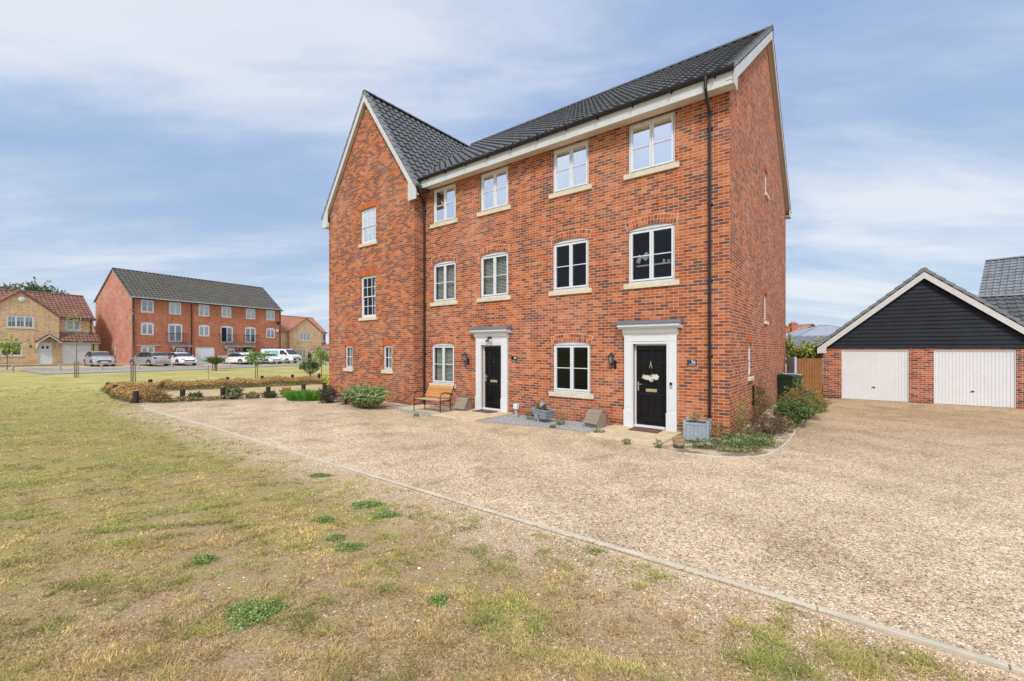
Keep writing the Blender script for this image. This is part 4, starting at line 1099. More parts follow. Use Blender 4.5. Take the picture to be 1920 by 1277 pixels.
# neighbouring garage with tiled roof, and grey-roofed house behind (right edge)
def hut(name, loc, rz, Lx, Dy, ze, zr, wallm, tilem, label, cat, x0=0, over=.2, seg=4, group=None, tw=.3, ch=.34):
    r = empty(name, loc, rz, label, cat, group); half = Dy/2
    g = MB(); 
    for y in (0, Dy): g.face([(x0,y,Z0),(x0+Lx,y,Z0),(x0+Lx,y,ze),(x0,y,ze)])
    for x in (x0, x0+Lx): g.face([(x,0,Z0),(x,Dy,Z0),(x,Dy,ze),(x,half,zr-.1),(x,0,ze)])
    g.build('wall', M[wallm], r)
    sl_ = (zr-ze)/half; g = MB(); e = .3; S = math.hypot(half+e,(half+e)*sl_)
    slope(g, (x0-over,half,zr), (1,0,0), (0,-1,-sl_), Lx+2*over, S, seg=seg, tw=tw, ch=ch); slope(g, (x0-over,half,zr), (1,0,0), (0,1,-sl_), Lx+2*over, S, seg=seg, tw=tw, ch=ch)
    rf_ = g.build('roof', M[tilem], r)
    g = MB(); ridge(g, (x0-over,half,zr+.03), (x0+Lx+over,half,zr+.03)); g.build('ridge_tiles', M['tile_lt'] if tilem.startswith('tile_lt') or tilem=='tile' else M[tilem], rf_)
    g = MB(); g.box(x0-over,x0+Lx+over,-e-.03,-e-.005,ze-e*sl_-.2,ze-e*sl_-.02); g.build('fascia', M['white'], rf_)
    return r
# garage row behind: ridge through (24.4,22.4,4.7) running parallel with the facade
hut('garage_block', (22.6-.6096*2.9+.0, 23.9-.7927*2.9, 0), ANG, 11, 5.8, 2.2, 4.72, 'brick_gar', 'tile', 'low garage block with wavy dark tiles behind the right end of the double garage', 'garage', seg=7)
ang2 = math.atan2(-.8, .6)
hut('detached_house', (32.8-.8*4.0, 30-.6*4.0, 0), ang2, 12, 8.0, 4.75, 8.1, 'brick_gar', 'tile_lt', 'house with tall pale grey tiled roof at the right edge behind the garages', 'house', over=.0, seg=4)

# gate and grey fence by the side passage
gt = empty('timber_gate', (11.82,18.04,0), math.atan2(.06,1.13), 'orange stained boarded timber gate beside the garage', 'gate')
for k in range(10): MB().box(.02+.113*k, .02+.113*k+.101, -.01, .012, .04, 1.645+.004*(k%2)).build('board', M['gatewood'], gt)
g = MB(); g.box(0,1.15,.013,.045,.25,.35); g.box(0,1.15,.013,.045,1.3,1.4); g.build('rail', M['gatewood'], gt)
g = MB(); g.tube([(.08,-.012,.92),(.08,-.045,.92)],.03,10); g.build('handle', M['black'], gt)
ft = empty('grey_fence', (11.80,18.06,0), math.atan2(.95,.22), 'blue-grey painted boarded fence between the gable wall and the timber gate', 'fence')
g = MB()
for k in range(8): g.box(.11*k,.11*k+.105,-.012,.012,.02,1.68)
g.build('board', M['fencepaint'], ft)
MB().box(-.04,.04,-.05,.03,0,1.72).build('post', M['fencepaint'], ft)

# wheelie bins
def bin_(x, y, rz, bodym, lidm, label):
    r = empty('wheelie_bin', (x, y, 0), rz, label, 'wheelie bin')
    g = MB(); A = [(-.20,-.22),(.20,-.22),(.20,.22),(-.20,.22)]; B = [(-.27,-.30),(.27,-.30),(.27,.32),(-.27,.32)]
    lo = [g.pt((a,b,.05)) for a,b in A]; hi = [g.pt((a,b,.98)) for a,b in B]
    for i in range(4): g.fi((lo[i],lo[(i+1)%4],hi[(i+1)%4],hi[i]))
    g.fi(lo[::-1]); g.fi(hi); g.box(-.285,.285,-.315,.335,.93,.985)
    for xr in (-.12,0,.12): g.box(xr-.015,xr+.015,-.315,-.27,.55,.9)
    g.build('body', M[bodym], r, bevel=.012)
    g = MB(); g.prism([(-.33,.987),(.35,.987),(.35,1.05),(.1,1.085),(-.30,1.05)], -.29, .29, 'x'); g.tube([(-.22,.40,1.02),(.22,.40,1.02)],.016,8); g.build('lid', M[lidm], r, bevel=.012)
    for sx in (-1,1): MB().tube([(sx*.20,.27,.1),(sx*.26,.27,.1)],.1,16).build('wheel', M['tyre'], r)
bin_(10.55,16.45,ANG+math.radians(60),'bingreen','bingreen','dark green wheelie bin against the gable wall behind the bushes')
bin_(10.98,17.12,ANG+math.radians(35),'bingrey','bingrey','grey wheelie bin behind the green one beside the gate')
# toy basketball/water stand
ty = empty('toy_stand', (11.55,17.0,0), .3, 'small orange plastic toy stand with a blue bowl on top near the gate', 'toy')
MB().lathe([(.13,0),(.12,.03),(.07,.05),(.055,.27),(.09,.30)], n=16).build('base', M['orange'], ty, smooth=True)
MB().lathe([(.07,.30),(.17,.40),(.19,.43),(.17,.425),(.06,.33)], n=18).build('bowl', M['blue'], ty, smooth=True)

# distant roofs seen above the gate
hut('bungalow', (17.5,36,0), ANG*.25, 7.6, 7, 2.1, 3.1, 'white', 'tile_lt', 'low bungalow with grey ribbed roof showing above the gate', 'house', x0=3, seg=2, tw=.5, ch=.45)
hut('bungalow', (26.5,52,0), 0.05, 9.5, 9, 1.9, 3.2, 'brick_far', 'tile_brown', 'bungalow with plain dark grey roof just behind the ribbed one', 'house', x0=0, seg=2, tw=.6, ch=.5)
hp = empty('hipped_house', (44.2,58,0), -.1, 'house with a pale hipped slate roof rising left of the garage gable', 'house')
g = MB(); g.box(-5.8,6.5,0,9,Z0,3.6); g.build('wall', M['white'], hp)
g = MB(); E0 = [(-6.3,-.5,3.5),(7,-.5,3.5),(7,9.5,3.5),(-6.3,9.5,3.5)]; r0, r1 = (-.4,4.5,5.4), (1.0,4.5,5.4)
g.face([E0[0],E0[1],r1,r0]); g.face([E0[1],E0[2],r1]); g.face([E0[2],E0[3],r0,r1]); g.face([E0[3],E0[0],r0]); g.build('roof', M['slate_far'], hp)
g = MB(); g.tube([E0[0],r0],.08,5); g.tube([E0[1],r1],.08,5); g.tube([r0,r1],.08,5); g.build('hip_tiles', M['tile_lt'], hp)
cf = hut('red_roofed_house', (52.0,70,0), math.pi/2, 9, 7.0, 3.2, 6.0, 'brick_far', 'tile_pink', 'distant red-roofed house with brick chimneys left of the hipped slate roof', 'house', seg=2, tw=.6, ch=.6)
for (cx_, cy_, zt_) in ((3.0,4.6,6.55),(3.0,5.9,5.9)):
    g = MB(); g.box(cx_-.4,cx_+.4,cy_-.5,cy_+.5,3.5,zt_-.3); g.box(cx_-.48,cx_+.48,cy_-.58,cy_+.58,zt_-.3,zt_-.2)
    for k in (-.22,.22): g.lathe([(.14,zt_-.2),(.10,zt_+.12)],(cx_,cy_+k,0),8)
    g.build('chimney', M['brick_far'], cf)

# ------------------------------------------------------------------ FAR TERRACE
ANGT = math.atan2(.898, .44)
ter = empty('terraced_house', (AA.x, AA.y, 0), ANGT, 'long three-storey red brick terrace with brown-grey roof across the green behind the parked cars', 'house')
TL, TD, TE, TR = 17.8, 8.4, 7.80, 11.2
w3 = [(.82,2.05),(3.55,4.82),(6.72,8.0),(9.42,10.7),(12.62,13.95),(15.55,16.85)]
w2_ = [0, 2, 5]; fd = [(3.45,4.95),(9.33,10.9),(12.5,14.0)]
hl = [opening(a,b,6.12,7.55) for a,b in w3] + [opening(w3[i][0],w3[i][1],3.60,4.92,5.04) for i in w2_] + [opening(a,b,2.85,4.92,5.04) for a,b in fd]
hl += [opening(.82,2.12,1.15,2.36)] + [opening(a,b,.05,2.18) for a,b in ((4.25,5.25),(10.2,11.15),(12.2,13.15))] + [opening(6.35,8.6,.05,2.26), opening(14.8,17.1,.02,2.16)]
mb = MB(); wall(mb, [(0,-.4),(TL,-.4),(TL,TE),(0,TE)], hl, .12); mb.build('front_wall', M['brick_far'], ter)
mb = MB(T(0,0,0,math.pi/2)); tsl = (TR-TE)/(TD/2)
# left gable: plane x=0 facing -x ; build with mirrored orientation
mb = MB(); Hs = [(3.55,4.05,1.3,2.28)]
def yz(mb, outer, holes, x):
    loops = [[V((a,b,0)) for a,b in outer]]+[[V((a,b,0)) for a,b in h] for h in holes]; flat = [p for l in loops for p in l]; idx = [mb.pt((x,p.x,p.y)) for p in flat]
    for tr in tessellate_polygon(loops): mb.fi([idx[i] for i in tr])
yz(mb, [(0,-.4),(TD,-.4),(TD,TE),(TD/2,TR-.08),(0,TE)], [opening(*h) for h in Hs], 0); mb.build('gable_wall', M['brick_side'], ter)
mb = MB(); mb.face([(TL,0,-.4),(TL,TD,-.4),(TL,TD,TE),(TL,TD/2,TR-.08),(TL,0,TE)]); mb.face([(0,TD,-.4),(TL,TD,-.4),(TL,TD,TE),(0,TD,TE)]); mb.build('rear_wall', M['brick_far'], ter)
g = MB(); e = .28; S = math.hypot(TD/2+e,(TD/2+e)*tsl)
slope(g, (-.08,TD/2,TR), (1,0,0), (0,-1,-tsl), TL+.16, S, seg=4, amp=.09, tw=.42, ch=.42, lift=.06); slope(g, (-.08,TD/2,TR), (1,0,0), (0,1,-tsl), TL+.16, S, seg=2, amp=.05)
trf = g.build('roof', M['tile_brown'], ter)
g = MB(); ridge(g, (-.08,TD/2,TR+.03),(TL+.08,TD/2,TR+.03)); g.build('ridge_tiles', M['tile_brown'], trf)
g = MB(); g.box(-.02,TL+.02,-e-.03,-.002,TE-.22,TE-.02); g.build('fascia', M['white'], trf)
g = MB(); g.box(-.08,TL+.08,-e-.15,-e-.03,TE-.22,TE-.12)
g.build('gutter', M['black'], trf)
for sgn in (0,1):
    g = MB(); barge(g, (TD/2,TR), (-e,TE-e*tsl), 'x', (-.10 if not sgn else TL+.07), (-.07 if not sgn else TL+.10), .03,.12); barge(g, (TD/2,TR), (TD+e,TE-e*tsl), 'x', (-.10 if not sgn else TL+.07), (-.07 if not sgn else TL+.10), .03,.12); g.build('verge_trim', M['tile_lt'], trf)
for x in (.13,5.9,17.62):
    MB().tube([(x,-.07,TE-.3),(x,-.07,.2)],.05,6).build('downpipe', M['black'], ter)
FK = dict(gl='glass_far', fr=.08, sash=.06, sill=False, dep=.03)
def curt(x0, x1, z0, z1, frac=.5):
    def f(wd, Mx): MB(Mx).box(x0+.1,x1-.1,.16,.18,z0+(z1-z0)*(1-frac),z1-.08).build('blind', M['curtain'], wd)
    return f
for i,(a,b) in enumerate(w3): casement(ter, ident, a,b,6.12,7.55,None,2,bars=1,inner=None if i==0 else curt(a,b,6.12,7.55,1.0 if i%2 else .8),**FK)
for i in w2_: a,b = w3[i]; casement(ter, ident, a,b,3.60,4.92,5.04,2,bars=1,inner=curt(a,b,3.6,4.92,.9 if i==2 else .35),**FK)
casement(ter, ident, .82,2.12,1.15,2.36,None,2,bars=0,inner=curt(.82,2.12,1.15,2.36,1),**FK)
g = MB(); g.box(.4,2.7,-.04,-.002,2.40,2.46); g.build('lintel', M['white'], ter)
for i,(a,b) in enumerate(fd):
    wd = casement(ter, ident, a,b,2.85,4.92,5.04,2,bars=0,name='french_door',**FK)
    if i == 1: MB().box(a+.12,(a+b)/2-.05,.0,.012,2.98,4.8).build('open_leaf', M['blackpaint'], wd)
    g = MB(); x0, x1 = a-.28, b+.28
    g.box(x0,x1,-.32,-.29,3.86,3.90); g.box(x0,x1,-.32,-.29,2.82,2.86)
    n = 13
    for k in range(n+1): xk = x0+(x1-x0)*k/n; g.box(xk-.01,xk+.01,-.315,-.295,2.86,3.86)
    for xk in (x0,x1): g.box(xk-.02,xk+.02,-.32,-.002,3.86,3.9); g.box(xk-.02,xk+.02,-.32,-.002,2.82,2.86)
    g.build('balcony_rail', M['balcony'], ter)
def far_door(parent, Mx, a, b, z0, z1, colr='upvc', canopy=True, lightz=True, dep=.04):
    g = MB(Mx); g.box(a,a+.07,dep,.11,z0,z1); g.box(b-.07,b,dep,.11,z0,z1); g.box(a+.07,b-.07,dep,.11,z1-.07,z1); g.box(a+.07,b-.07,dep+.03,.1,z0,z1-.07)
    o = g.build('front_door', M[colr], parent)
    if lightz:
        g = MB(Mx); w_ = b-a
        for u0,u1 in ((.25,.42),(.58,.75)): g.box(a+w_*u0,a+w_*u1,dep+.02,dep+.029,z1-.62,z1-.36)
        g.build('pane', M['carglass'], o)
    if canopy:
        g = MB(Mx); g.prism([(-.002,z1+.12),(-.62,z1+.12),(-.62,z1+.22),(-.002,z1+.22)], a-.45, b+.45, 'x')
        for xk in (a-.3,b+.3): g.prism([(-.002,z1-.28),(-.06,z1-.28),(-.45,z1+.10),(-.45,z1+.119),(-.002,z1+.119)], xk-.04, xk+.04, 'x')
        c_ = g.build('canopy', M['white'], parent)
        g = MB(Mx); g.prism([(-.002,z1+.40),(-.68,z1+.25),(-.68,z1+.221),(-.002,z1+.221)], a-.5, b+.5, 'x'); g.build('lead_roof', M['lead'], c_)
    return o
far_door(ter, ident, 4.25,5.25,.05,2.18); far_door(ter, ident, 10.2,11.15,.05,2.18); far_door(ter, ident, 12.2,13.15,.05,2.18,'blackpaint')
def gdoor_far(parent, Mx, a, b, z0, z1):
    g = MB(Mx); n = 16; w_ = (b-a)/n
    for k in range(n): g.box(a+k*w_+.01,a+(k+1)*w_-.01,.06,.09,z0,z1)
    g.box(a,b,.075,.1,z0,z1); g.build('garage_door', M['gdoor'], parent)
gdoor_far(ter, ident, 6.35,8.6,.05,2.26); gdoor_far(ter, ident, 14.8,17.1,.02,2.16)
g = MB(); g.tube([(17.05,-.05,5.7),(17.05,-.3,5.75)],.03,6); g.lathe([(.02,0),(.22,.03),(.3,.08)], (0,0,0), 14); g2 = MB(Matrix.Translation((17.05,-.32,5.75))@Matrix.Rotation(math.radians(75),4,'X')); g2.lathe([(.02,0),(.22,.03),(.3,.08)], n=14)
g2.build('satellite_dish', M['black'], ter)
MB().box(17.05,17.35,-.09,-.002,4.55,4.85).build('alarm_box', M['upvc'], ter)
MB().box(9.0,9.9,-.12,-.002,.55,1.15).build('meter_cabinet', M['upvc'], ter)
for x in (3.75,9.85,11.65,13.5): MB().lathe([(.05,0),(.07,.2),(.02,.3)], (x,-.12,1.85), 8).build('wall_lantern', M['blackmetal'], ter)
casement(ter, Matrix.Translation((0,0,0))@Matrix.Rotation(-math.pi/2,4,'Z'), -4.05,-3.55,1.3,2.28,None,1,bars=0,**FK)
# mirrored frame: local -x side

# ------------------------------------------------------------------ BUFF HOUSES
def buff_house(org, z0, base, label, left_ext, main_r, gx0, gx1, eave, ridge_z, apex, depth, wins, gar_x, mono, porch, right_end, tile, upper_win, upper_d=.5, detail=1):
    """front gabled wing spanning gx0..gx1 in plane y=0, main range behind, garage with lean-to roof"""
    h = empty('detached_house', (org[0], org[1], z0), ANGT, label, 'house')
    gm_ = (gx0+gx1)/2; sl_ = (apex-eave)/((gx1-gx0)/2)
    g = MB(); wall(g, [(gx0,-.8),(gx1,-.8),(gx1,eave),(gm_,apex-.08),(gx0,eave)], [opening(*w_[:4]) for w_ in wins]+[opening(*porch[:4])], .1)
    g.build('front_wall', M['brick_cream'], h)
    g = MB(T(0,upper_d,0)); wall(g, [(gx1,-.8),(right_end,-.8),(right_end,eave),(gx1,eave)], [opening(*upper_win)], .1)
    g.build('upper_wall', M['brick_cream'], h)
    if left_ext < gx0: g = MB(T(0,upper_d,0)); wall(g, [(left_ext,-.8),(gx0,-.8),(gx0,eave),(left_ext,eave)], [], .1); g.build('main_wall', M['brick_cream'], h)
    g = MB(); rr_ = ridge_z
    for x in (left_ext, right_end): g.face([(x,upper_d,-.8),(x,depth,-.8),(x,depth,eave),(x,upper_d+(depth-upper_d)/2,rr_-.1),(x,upper_d,eave)])
    g.face([(left_ext,depth,-.8),(right_end,depth,-.8),(right_end,depth,eave),(left_ext,depth,eave)])
    for x in (gx0,gx1): g.face([(x,0,-.8),(x,upper_d,-.8),(x,upper_d,eave),(x,0,eave)])
    g.build('side_wall', M['brick_cream'], h)
    # main roof
    ym = upper_d+(depth-upper_d)/2; hd = ym-upper_d; ms = (rr_-eave)/hd; e_ = .25; S_ = math.hypot(hd+e_,(hd+e_)*ms)
    g = MB(); slope(g, (left_ext-.1,ym,rr_), (1,0,0), (0,-1,-ms), right_end-left_ext+.2, S_, seg=4, amp=.06, tw=.33); slope(g, (left_ext-.1,ym,rr_), (1,0,0), (0,1,-ms), right_end-left_ext+.2, S_, seg=2, amp=.05, tw=.33)
    rf_ = g.build('roof', M[tile], h)
    g = MB(); ridge(g, (left_ext-.1,ym,rr_+.03), (right_end+.1,ym,rr_+.03)); g.build('ridge_tiles', M[tile], rf_)
    # gable roof over the wing
    hw_ = (gx1-gx0)/2; S2 = math.hypot(hw_+.12,(hw_+.12)*sl_); yb = ym-(rr_-apex)/ms if apex < rr_ else ym
    g = MB()
    for sg in (1,-1): slope(g, (gm_,-.12,apex), (0,1,0), (sg,0,-sl_), ym+.12, S2, seg=4, amp=.06, tw=.33)
    wr_ = g.build('wing_roof', M[tile], h)
    g = MB()
    for sg in (1,-1): barge(g, (gm_,apex+.06), (gm_+sg*(hw_+.12),apex+.06-sl_*(hw_+.12)), 'y', -.16,-.121,.0,.10)
    ridge(g, (gm_,-.12,apex+.03),(gm_,yb,apex+.03)); g.build('verge_trim', M[tile], wr_)
    g = MB(); g.box(gx1+.1,right_end+.05,upper_d-e_-.02,upper_d-.002,eave-.2,eave-.03); g.build('fascia', M['white'], rf_)
    g = MB(); g.box(gx1+.1,right_end+.08,upper_d-e_-.13,upper_d-e_-.02,eave-.12,eave-.02); g.tube([(right_end-.25,upper_d-.07,eave-.2),(right_end-.25,upper_d-.07,mono[1]+.05)],.045,6); g.build('gutter', M['black'], rf_)
    # windows
    for w_ in wins: casement(h, ident, *w_[:4], None, w_[4], bars=w_[5], vbars=w_[6], gl='glass_far', fr=.07, sash=.05, sill=True, dep=.03, sillh=.09, side=.08, inner=curt(w_[0],w_[1],w_[2],w_[3],.95) if w_[7] else None)
    casement(h, T(0,upper_d,0), *upper_win, None, 2, bars=1, gl='glass_far', fr=.07, sash=.05, sill=True, dep=.03, sillh=.09, side=.06)
    far_door(h, ident, *porch[:4], canopy=False, lightz=True)
    # porch canopy
    px0, px1, pz, pa = porch[4:]; pm = (px0+px1)/2; ps = (pa-pz)/((px1-px0)/2)
    g = MB()
    for sg in (1,-1): slope(g, (pm,-.75,pa), (0,1,0), (sg,0,-ps), .75, math.hypot((px1-px0)/2,pa-pz), seg=3)
    pc = g.build('porch_roof', M[tile], h)
    g = MB()
    for sg in (1,-1): barge(g, (pm,pa), (pm+sg*(px1-px0)/2,pz), 'y', -.78,-.752,.02,.14); xk = pm+sg*((px1-px0)/2-.15); g.prism([(-.002,pz-.75),(-.07,pz-.75),(-.5,pz-.1),(-.6,pz-.1),(-.6,pz+.0),(-.002,pz+.0)], xk-.04, xk+.04, 'x')
    g.build('porch_frame', M['white'], pc)
    # garage with lean-to roof
    ga, gb, gh = gar_x; g = MB(); g0 = -.02
    wall(g, [(gx1+.003,-.8),(mono[2],-.8),(mono[2],mono[0]),(gx1+.003,mono[0])], [opening(ga,gb,0,gh)], .1) if upper_d > .01 else None
    g.face([(mono[2],0,-.8),(mono[2],depth*.7,-.8),(mono[2],depth*.7,mono[0]),(mono[2],0,mono[0])])
    g.build('garage_wall', M['brick_cream'], h)
    gdoor_far(h, ident, ga, gb, 0, gh)
    g = MB(); slope(g, (gx1+.02,upper_d-.005,mono[1]), (1,0,0), (0,-(upper_d+.25),-(mono[1]-mono[0])), mono[2]-gx1+.1, math.hypot(upper_d+.25,mono[1]-mono[0]), seg=4, amp=.05); lr = g.build('lean_to_roof', M[tile], h)
    g = MB(); g.box(gx1+.02,mono[2]+.1,-.27,-.24,mono[0]-.18,mono[0]-.03); g.build('fascia', M['white'], lr)
    g = MB(); g.box(gx1+.02,mono[2]+.12,-.34,-.271,mono[0]-.06,mono[0]+.01); g.tube([(mono[2]-.45,-.06,mono[0]-.2),(mono[2]-.45,-.06,.1)],.04,6); g.build('gutter', M['black'], lr)
    g = MB(); g.box(gx1+.02,right_end+.05,upper_d-.03,upper_d-.003,mono[1]-.03,mono[1]+.22); g.build('flashing', M['lead'], lr)
    return h
zb1 = .52
bh1 = buff_house((-46.2,46), zb1, 0, 'buff brick house with red pantile roof, gabled front and white garage at the far left', -12.5, 0, -6.8, -1.37, 5.36-zb1, 7.95-zb1, 7.67-zb1, 6.1,
    [(-5.05,-3.19,4.10-zb1,5.28-zb1,3,0,1,1), (-6.1,-3.99,1.36-zb1,2.76-zb1,3,1,0,0)], (-1.12,1.18,2.62-zb1), (2.80-zb1,3.62-zb1,1.75), (-2.9,-1.88,.0,2.68-zb1,-3.16,-1.45,2.74-zb1,3.48-zb1), 1.52, 'tile_red', (-.72,.48,4.02-zb1,5.18-zb1))
g = MB(Matrix.Translation((-4.07,-.03,6.9-zb1))@Matrix.Rotation(math.radians(90),4,'X')); g.lathe([(.24,0),(.24,.05),(.05,.09)], n=16); g.build('alarm_box', M['upvc'], bh1)
MB().lathe([(.05,0),(.07,.2),(.02,.3)], (-3.45,-.12,2.15-zb1), 8).build('wall_lantern', M['blackmetal'], bh1)
zb2 = -.1
bh2 = buff_house((-32.7,76), zb2, 0, 'buff brick house with orange roof, partly hidden by the left end of the near terrace', -8.3, 0, -7.05, -.85, 4.93-zb2, 7.6-zb2, 7.17-zb2, 7.5,
    [(-5.2,-3.08,3.38-zb2,4.72-zb2,3,1,1,1), (-6.05,-3.97,.42-zb2,1.98-zb2,3,1,1,1)], (-.5,1.7,1.87-zb2), (2.03-zb2,2.91-zb2,2.2), (-2.85,-1.6,.0,1.9-zb2,-3.1,-.98,1.9-zb2,2.62-zb2), .44, 'tile_orange', (-.75,.3,3.4-zb2,4.62-zb2))
# brick wall glimpsed between buff house and terrace
gw = empty('brick_outbuilding', (-47.5,52.5,0), ANGT, 'strip of red brick building glimpsed between the buff house and the terrace', 'outbuilding')
g = MB(); g.box(-1,1.5,0,4,-.2,4.7); g.build('wall', M['brick_far'], gw)
g = MB(); g.prism([(-1.2,4.7),(1.7,4.7),(.25,5.6)], -.1, 4.1, 'y'); g.build('roof', M['tile_red'], gw)

# ------------------------------------------------------------------ vehicles
def car(name, label, x, d, heading_in, paint, kind='hatch', rot=0, group='cars parked along the parking bay'):
    c = AA + EE*x + RR*d; zg = float(terr(np.float64(c.x), 0))+.05
    rz = math.atan2(RR.y, RR.x) + (0 if heading_in else math.pi) + math.radians(rot)
    r = empty(name, (c.x, c.y, zg), rz, label, 'car', group)
    L, W, Hh = (4.15,1.76,1.46) if kind == 'hatch' else (4.45,1.80,1.42)
    # stations x (front = +x): roof height, shoulder height, half width, roof half width, bottom
    if kind == 'hatch':
        st = [(-.50,.62,.60,.80,.75,.34),(-.485,.90,.86,.84,.76,.26),(-.44,1.05,.93,.86,.68,.20),(-.385,1.38,.95,.87,.62,.18),(-.30,1.44,.95,.88,.63,.17),(-.10,1.47,.93,.88,.645,.17),(.06,1.45,.92,.88,.64,.17),(.13,1.38,.92,.88,.63,.17),(.26,1.02,.90,.87,.70,.17),(.38,.92,.84,.85,.72,.18),(.46,.80,.74,.80,.70,.20),(.495,.62,.58,.70,.62,.24),(.50,.50,.45,.66,.6,.3)]
    else:
        st = [(-.50,.66,.62,.78,.72,.36),(-.485,.92,.88,.83,.74,.28),(-.42,1.00,.93,.86,.70,.20),(-.33,1.22,.94,.87,.62,.18),(-.24,1.38,.94,.88,.62,.17),(-.08,1.43,.92,.89,.64,.17),(.06,1.40,.91,.89,.64,.17),(.12,1.32,.91,.88,.63,.17),(.25,.98,.90,.88,.72,.17),(.38,.88,.82,.86,.72,.18),(.46,.76,.72,.80,.70,.20),(.492,.60,.56,.70,.62,.24),(.50,.48,.44,.66,.6,.3)]
    body, gls = MB(), MB(); S = []
    for fx, hr, hs, wd, wr, zb in st:
        X_ = fx*L; cab = hr-hs > .2
        wr2 = wr if cab else wd*.86
        pts = [(0,zb),(wd*.90,zb),(wd*.985,zb+.14),(wd,(zb+hs)/2+.05),(wd*.97,hs),(wr2,hr-.045),(wr2*.86,hr-.008),(0,hr+.012)]
        S.append([(X_,y_,z_) for y_,z_ in pts])
    n = len(S)
    for i in range(n-1):
        A_, B_ = S[i], S[i+1]
        for k in range(7):
            for sg in (1,-1):
                q = [(p[0],p[1]*sg,p[2]) for p in (A_[k],B_[k],B_[k+1],A_[k+1])]
                cabA, cabB = st[i][1]-st[i][2] > .2, st[i+1][1]-st[i+1][2] > .2
                if k == 4 and (cabA and cabB): gls.face(q); continue
                if k >= 5 and (cabA != cabB): gls.face(q); continue
                if k == 4 and (cabA != cabB): gls.face(q); continue
                body.face(q)
    for S_, s_ in ((S[0],1),(S[-1],-1)):
        body.face([(p[0],p[1],p[2]) for p in S_]+[(p[0],-p[1],p[2]) for p in reversed(S_)])
    b_ = body.build('body', M[paint], r, smooth=False)
    gls.build('windows', M['carglass'], r)
    # pillars
    g = MB()
    for xs__ in (.0,-.19):
        for sg in (1,-1): g.bar((xs__*L,sg*.87,.93),(xs__*L,sg*.66,1.42),.06,.03,(1,0,0))
    g.build('pillar', M['black'], r)
    for fx in (-.315,.315):
        for sg in (1,-1):
            y0_, y1_ = sg*.66, sg*.895
            t_ = MB(); t_.tube([(fx*L,y0_,.315),(fx*L,y1_,.315)], .315, 18); wh_ = t_.build('wheel', M['tyre'], r)
            t_ = MB(); t_.tube([(fx*L,y1_,.315),(fx*L,y1_+sg*.008,.315)], .20, 14); t_.build('rim', M['alloy'], wh_)
            a_ = MB(); a_.tube([(fx*L,sg*.80,.33),(fx*L,sg*.889,.33)], .365, 18); a_.build('wheel_arch', M['black'], b_)
    for sg in (1,-1):
        g = MB(); g.box(.46*L-.05,.485*L,sg*.45 if sg>0 else -.74,.74 if sg>0 else -.45,.62,.74); g.build('headlight', M['headlight'], r, bevel=.02)
        g = MB(); g.box(-.497*L,-.468*L,sg*.56 if sg>0 else -.82,.82 if sg>0 else -.56,.74,.92); g.build('tail_light', M['redlight'], r, bevel=.02)
        g = MB(); g.box(.12*L,.16*L,.90 if sg>0 else -1.02,1.02 if sg>0 else -.90,.95,1.07); g.build('wing_mirror', M[paint], r, bevel=.02)
    g = MB(); g.box(.48*L,.502*L,-.50,.50,.44,.58); g.box(.485*L,.504*L,-.55,.55,.24,.34); g.build('grille', M['black'], r)
    g = MB(); g.box(.502*L,.506*L,-.26,.26,.36,.46); g.build('number_plate', M['plate_w'], r)
    g = MB(); g.box(-.506*L,-.500*L,-.26,.26,.62,.73); g.build('number_plate', M['plate_y'], r)
    g = MB(); g.box(-.502*L,-.48*L,-.7,.7,.26,.36); g.build('bumper', M['black'], r)
    return r
car('parked_car', 'silver-white hatchback facing the green in front of the buff house garage', -3.45, -1.9, False, 'carsilver', 'hatch', -10)
car('parked_car', 'silver hatchback with its tail and yellow number plate towards the green', .05, -3.6, True, 'carsilver', 'hatch', 6)
car('parked_car', 'white saloon facing the green, right beside the silver hatchback', 3.0, -3.4, False, 'carwhite', 'saloon', -4)
car('parked_car', 'white hatchback parked tail-out in front of the white terrace door', 9.45, -3.4, True, 'carwhite', 'saloon', 8)
car('parked_car', 'white hatchback half hidden between the tail-out car and the van', 11.45, -2.6, False, 'carwhite', 'hatch', 0)
car('parked_car', 'low white saloon facing the green just left of the van', 13.35, -3.5, False, 'carwhite', 'saloon', -6)
# van
vc = AA + EE*15.55 + RR*-3.2
van = empty('parked_van', (vc.x, vc.y, .07), math.atan2(-RR.y,-RR.x)+math.radians(14), 'white van with teal lettering panel and roof rack at the right end of the row', 'van')
P = [(-2.5,.35),(-2.5,1.93),(.75,1.96),(1.25,1.85),(1.85,1.20),(2.42,1.02),(2.5,.85),(2.52,.38)]
g = MB(); g.prism(P, -.93, .93, 'y'); g.build('body', M['carwhite'], van, bevel=.06)
g = MB(); g.face([(1.30,-.78,1.815),(1.30,.78,1.815),(1.86,.84,1.235),(1.86,-.84,1.235)]); 
for v_ in range(len(g.v)): g.v[v_] += V((.02,0,.03))
g.build('windscreen', M['carglass'], van)
for sg in (1,-1):
    g = MB(); g.prism([(.55,1.25),(.55,1.75),(1.15,1.75),(1.65,1.22)], sg*.931, sg*.945, 'y'); g.build('side_window', M['carglass'], van)
    g = MB(); g.box(2.3,2.45,.55 if sg>0 else -.88,.88 if sg>0 else -.55,.82,1.0); g.build('headlight', M['headlight'], van, bevel=.03)
    g = MB(); g.box(1.5,1.62,.95 if sg>0 else -1.16,1.16 if sg>0 else -.95,1.2,1.45); g.build('wing_mirror', M['black'], van)
    for fx in (-1.5,1.65):
        t_ = MB(); t_.tube([(fx,sg*.7,.34),(fx,sg*.95,.34)],.34,18); wv = t_.build('wheel', M['tyre'], van); t_ = MB(); t_.tube([(fx,sg*.95,.34),(fx,sg*.958,.34)],.2,12); t_.build('rim', M['alloy'], wv)
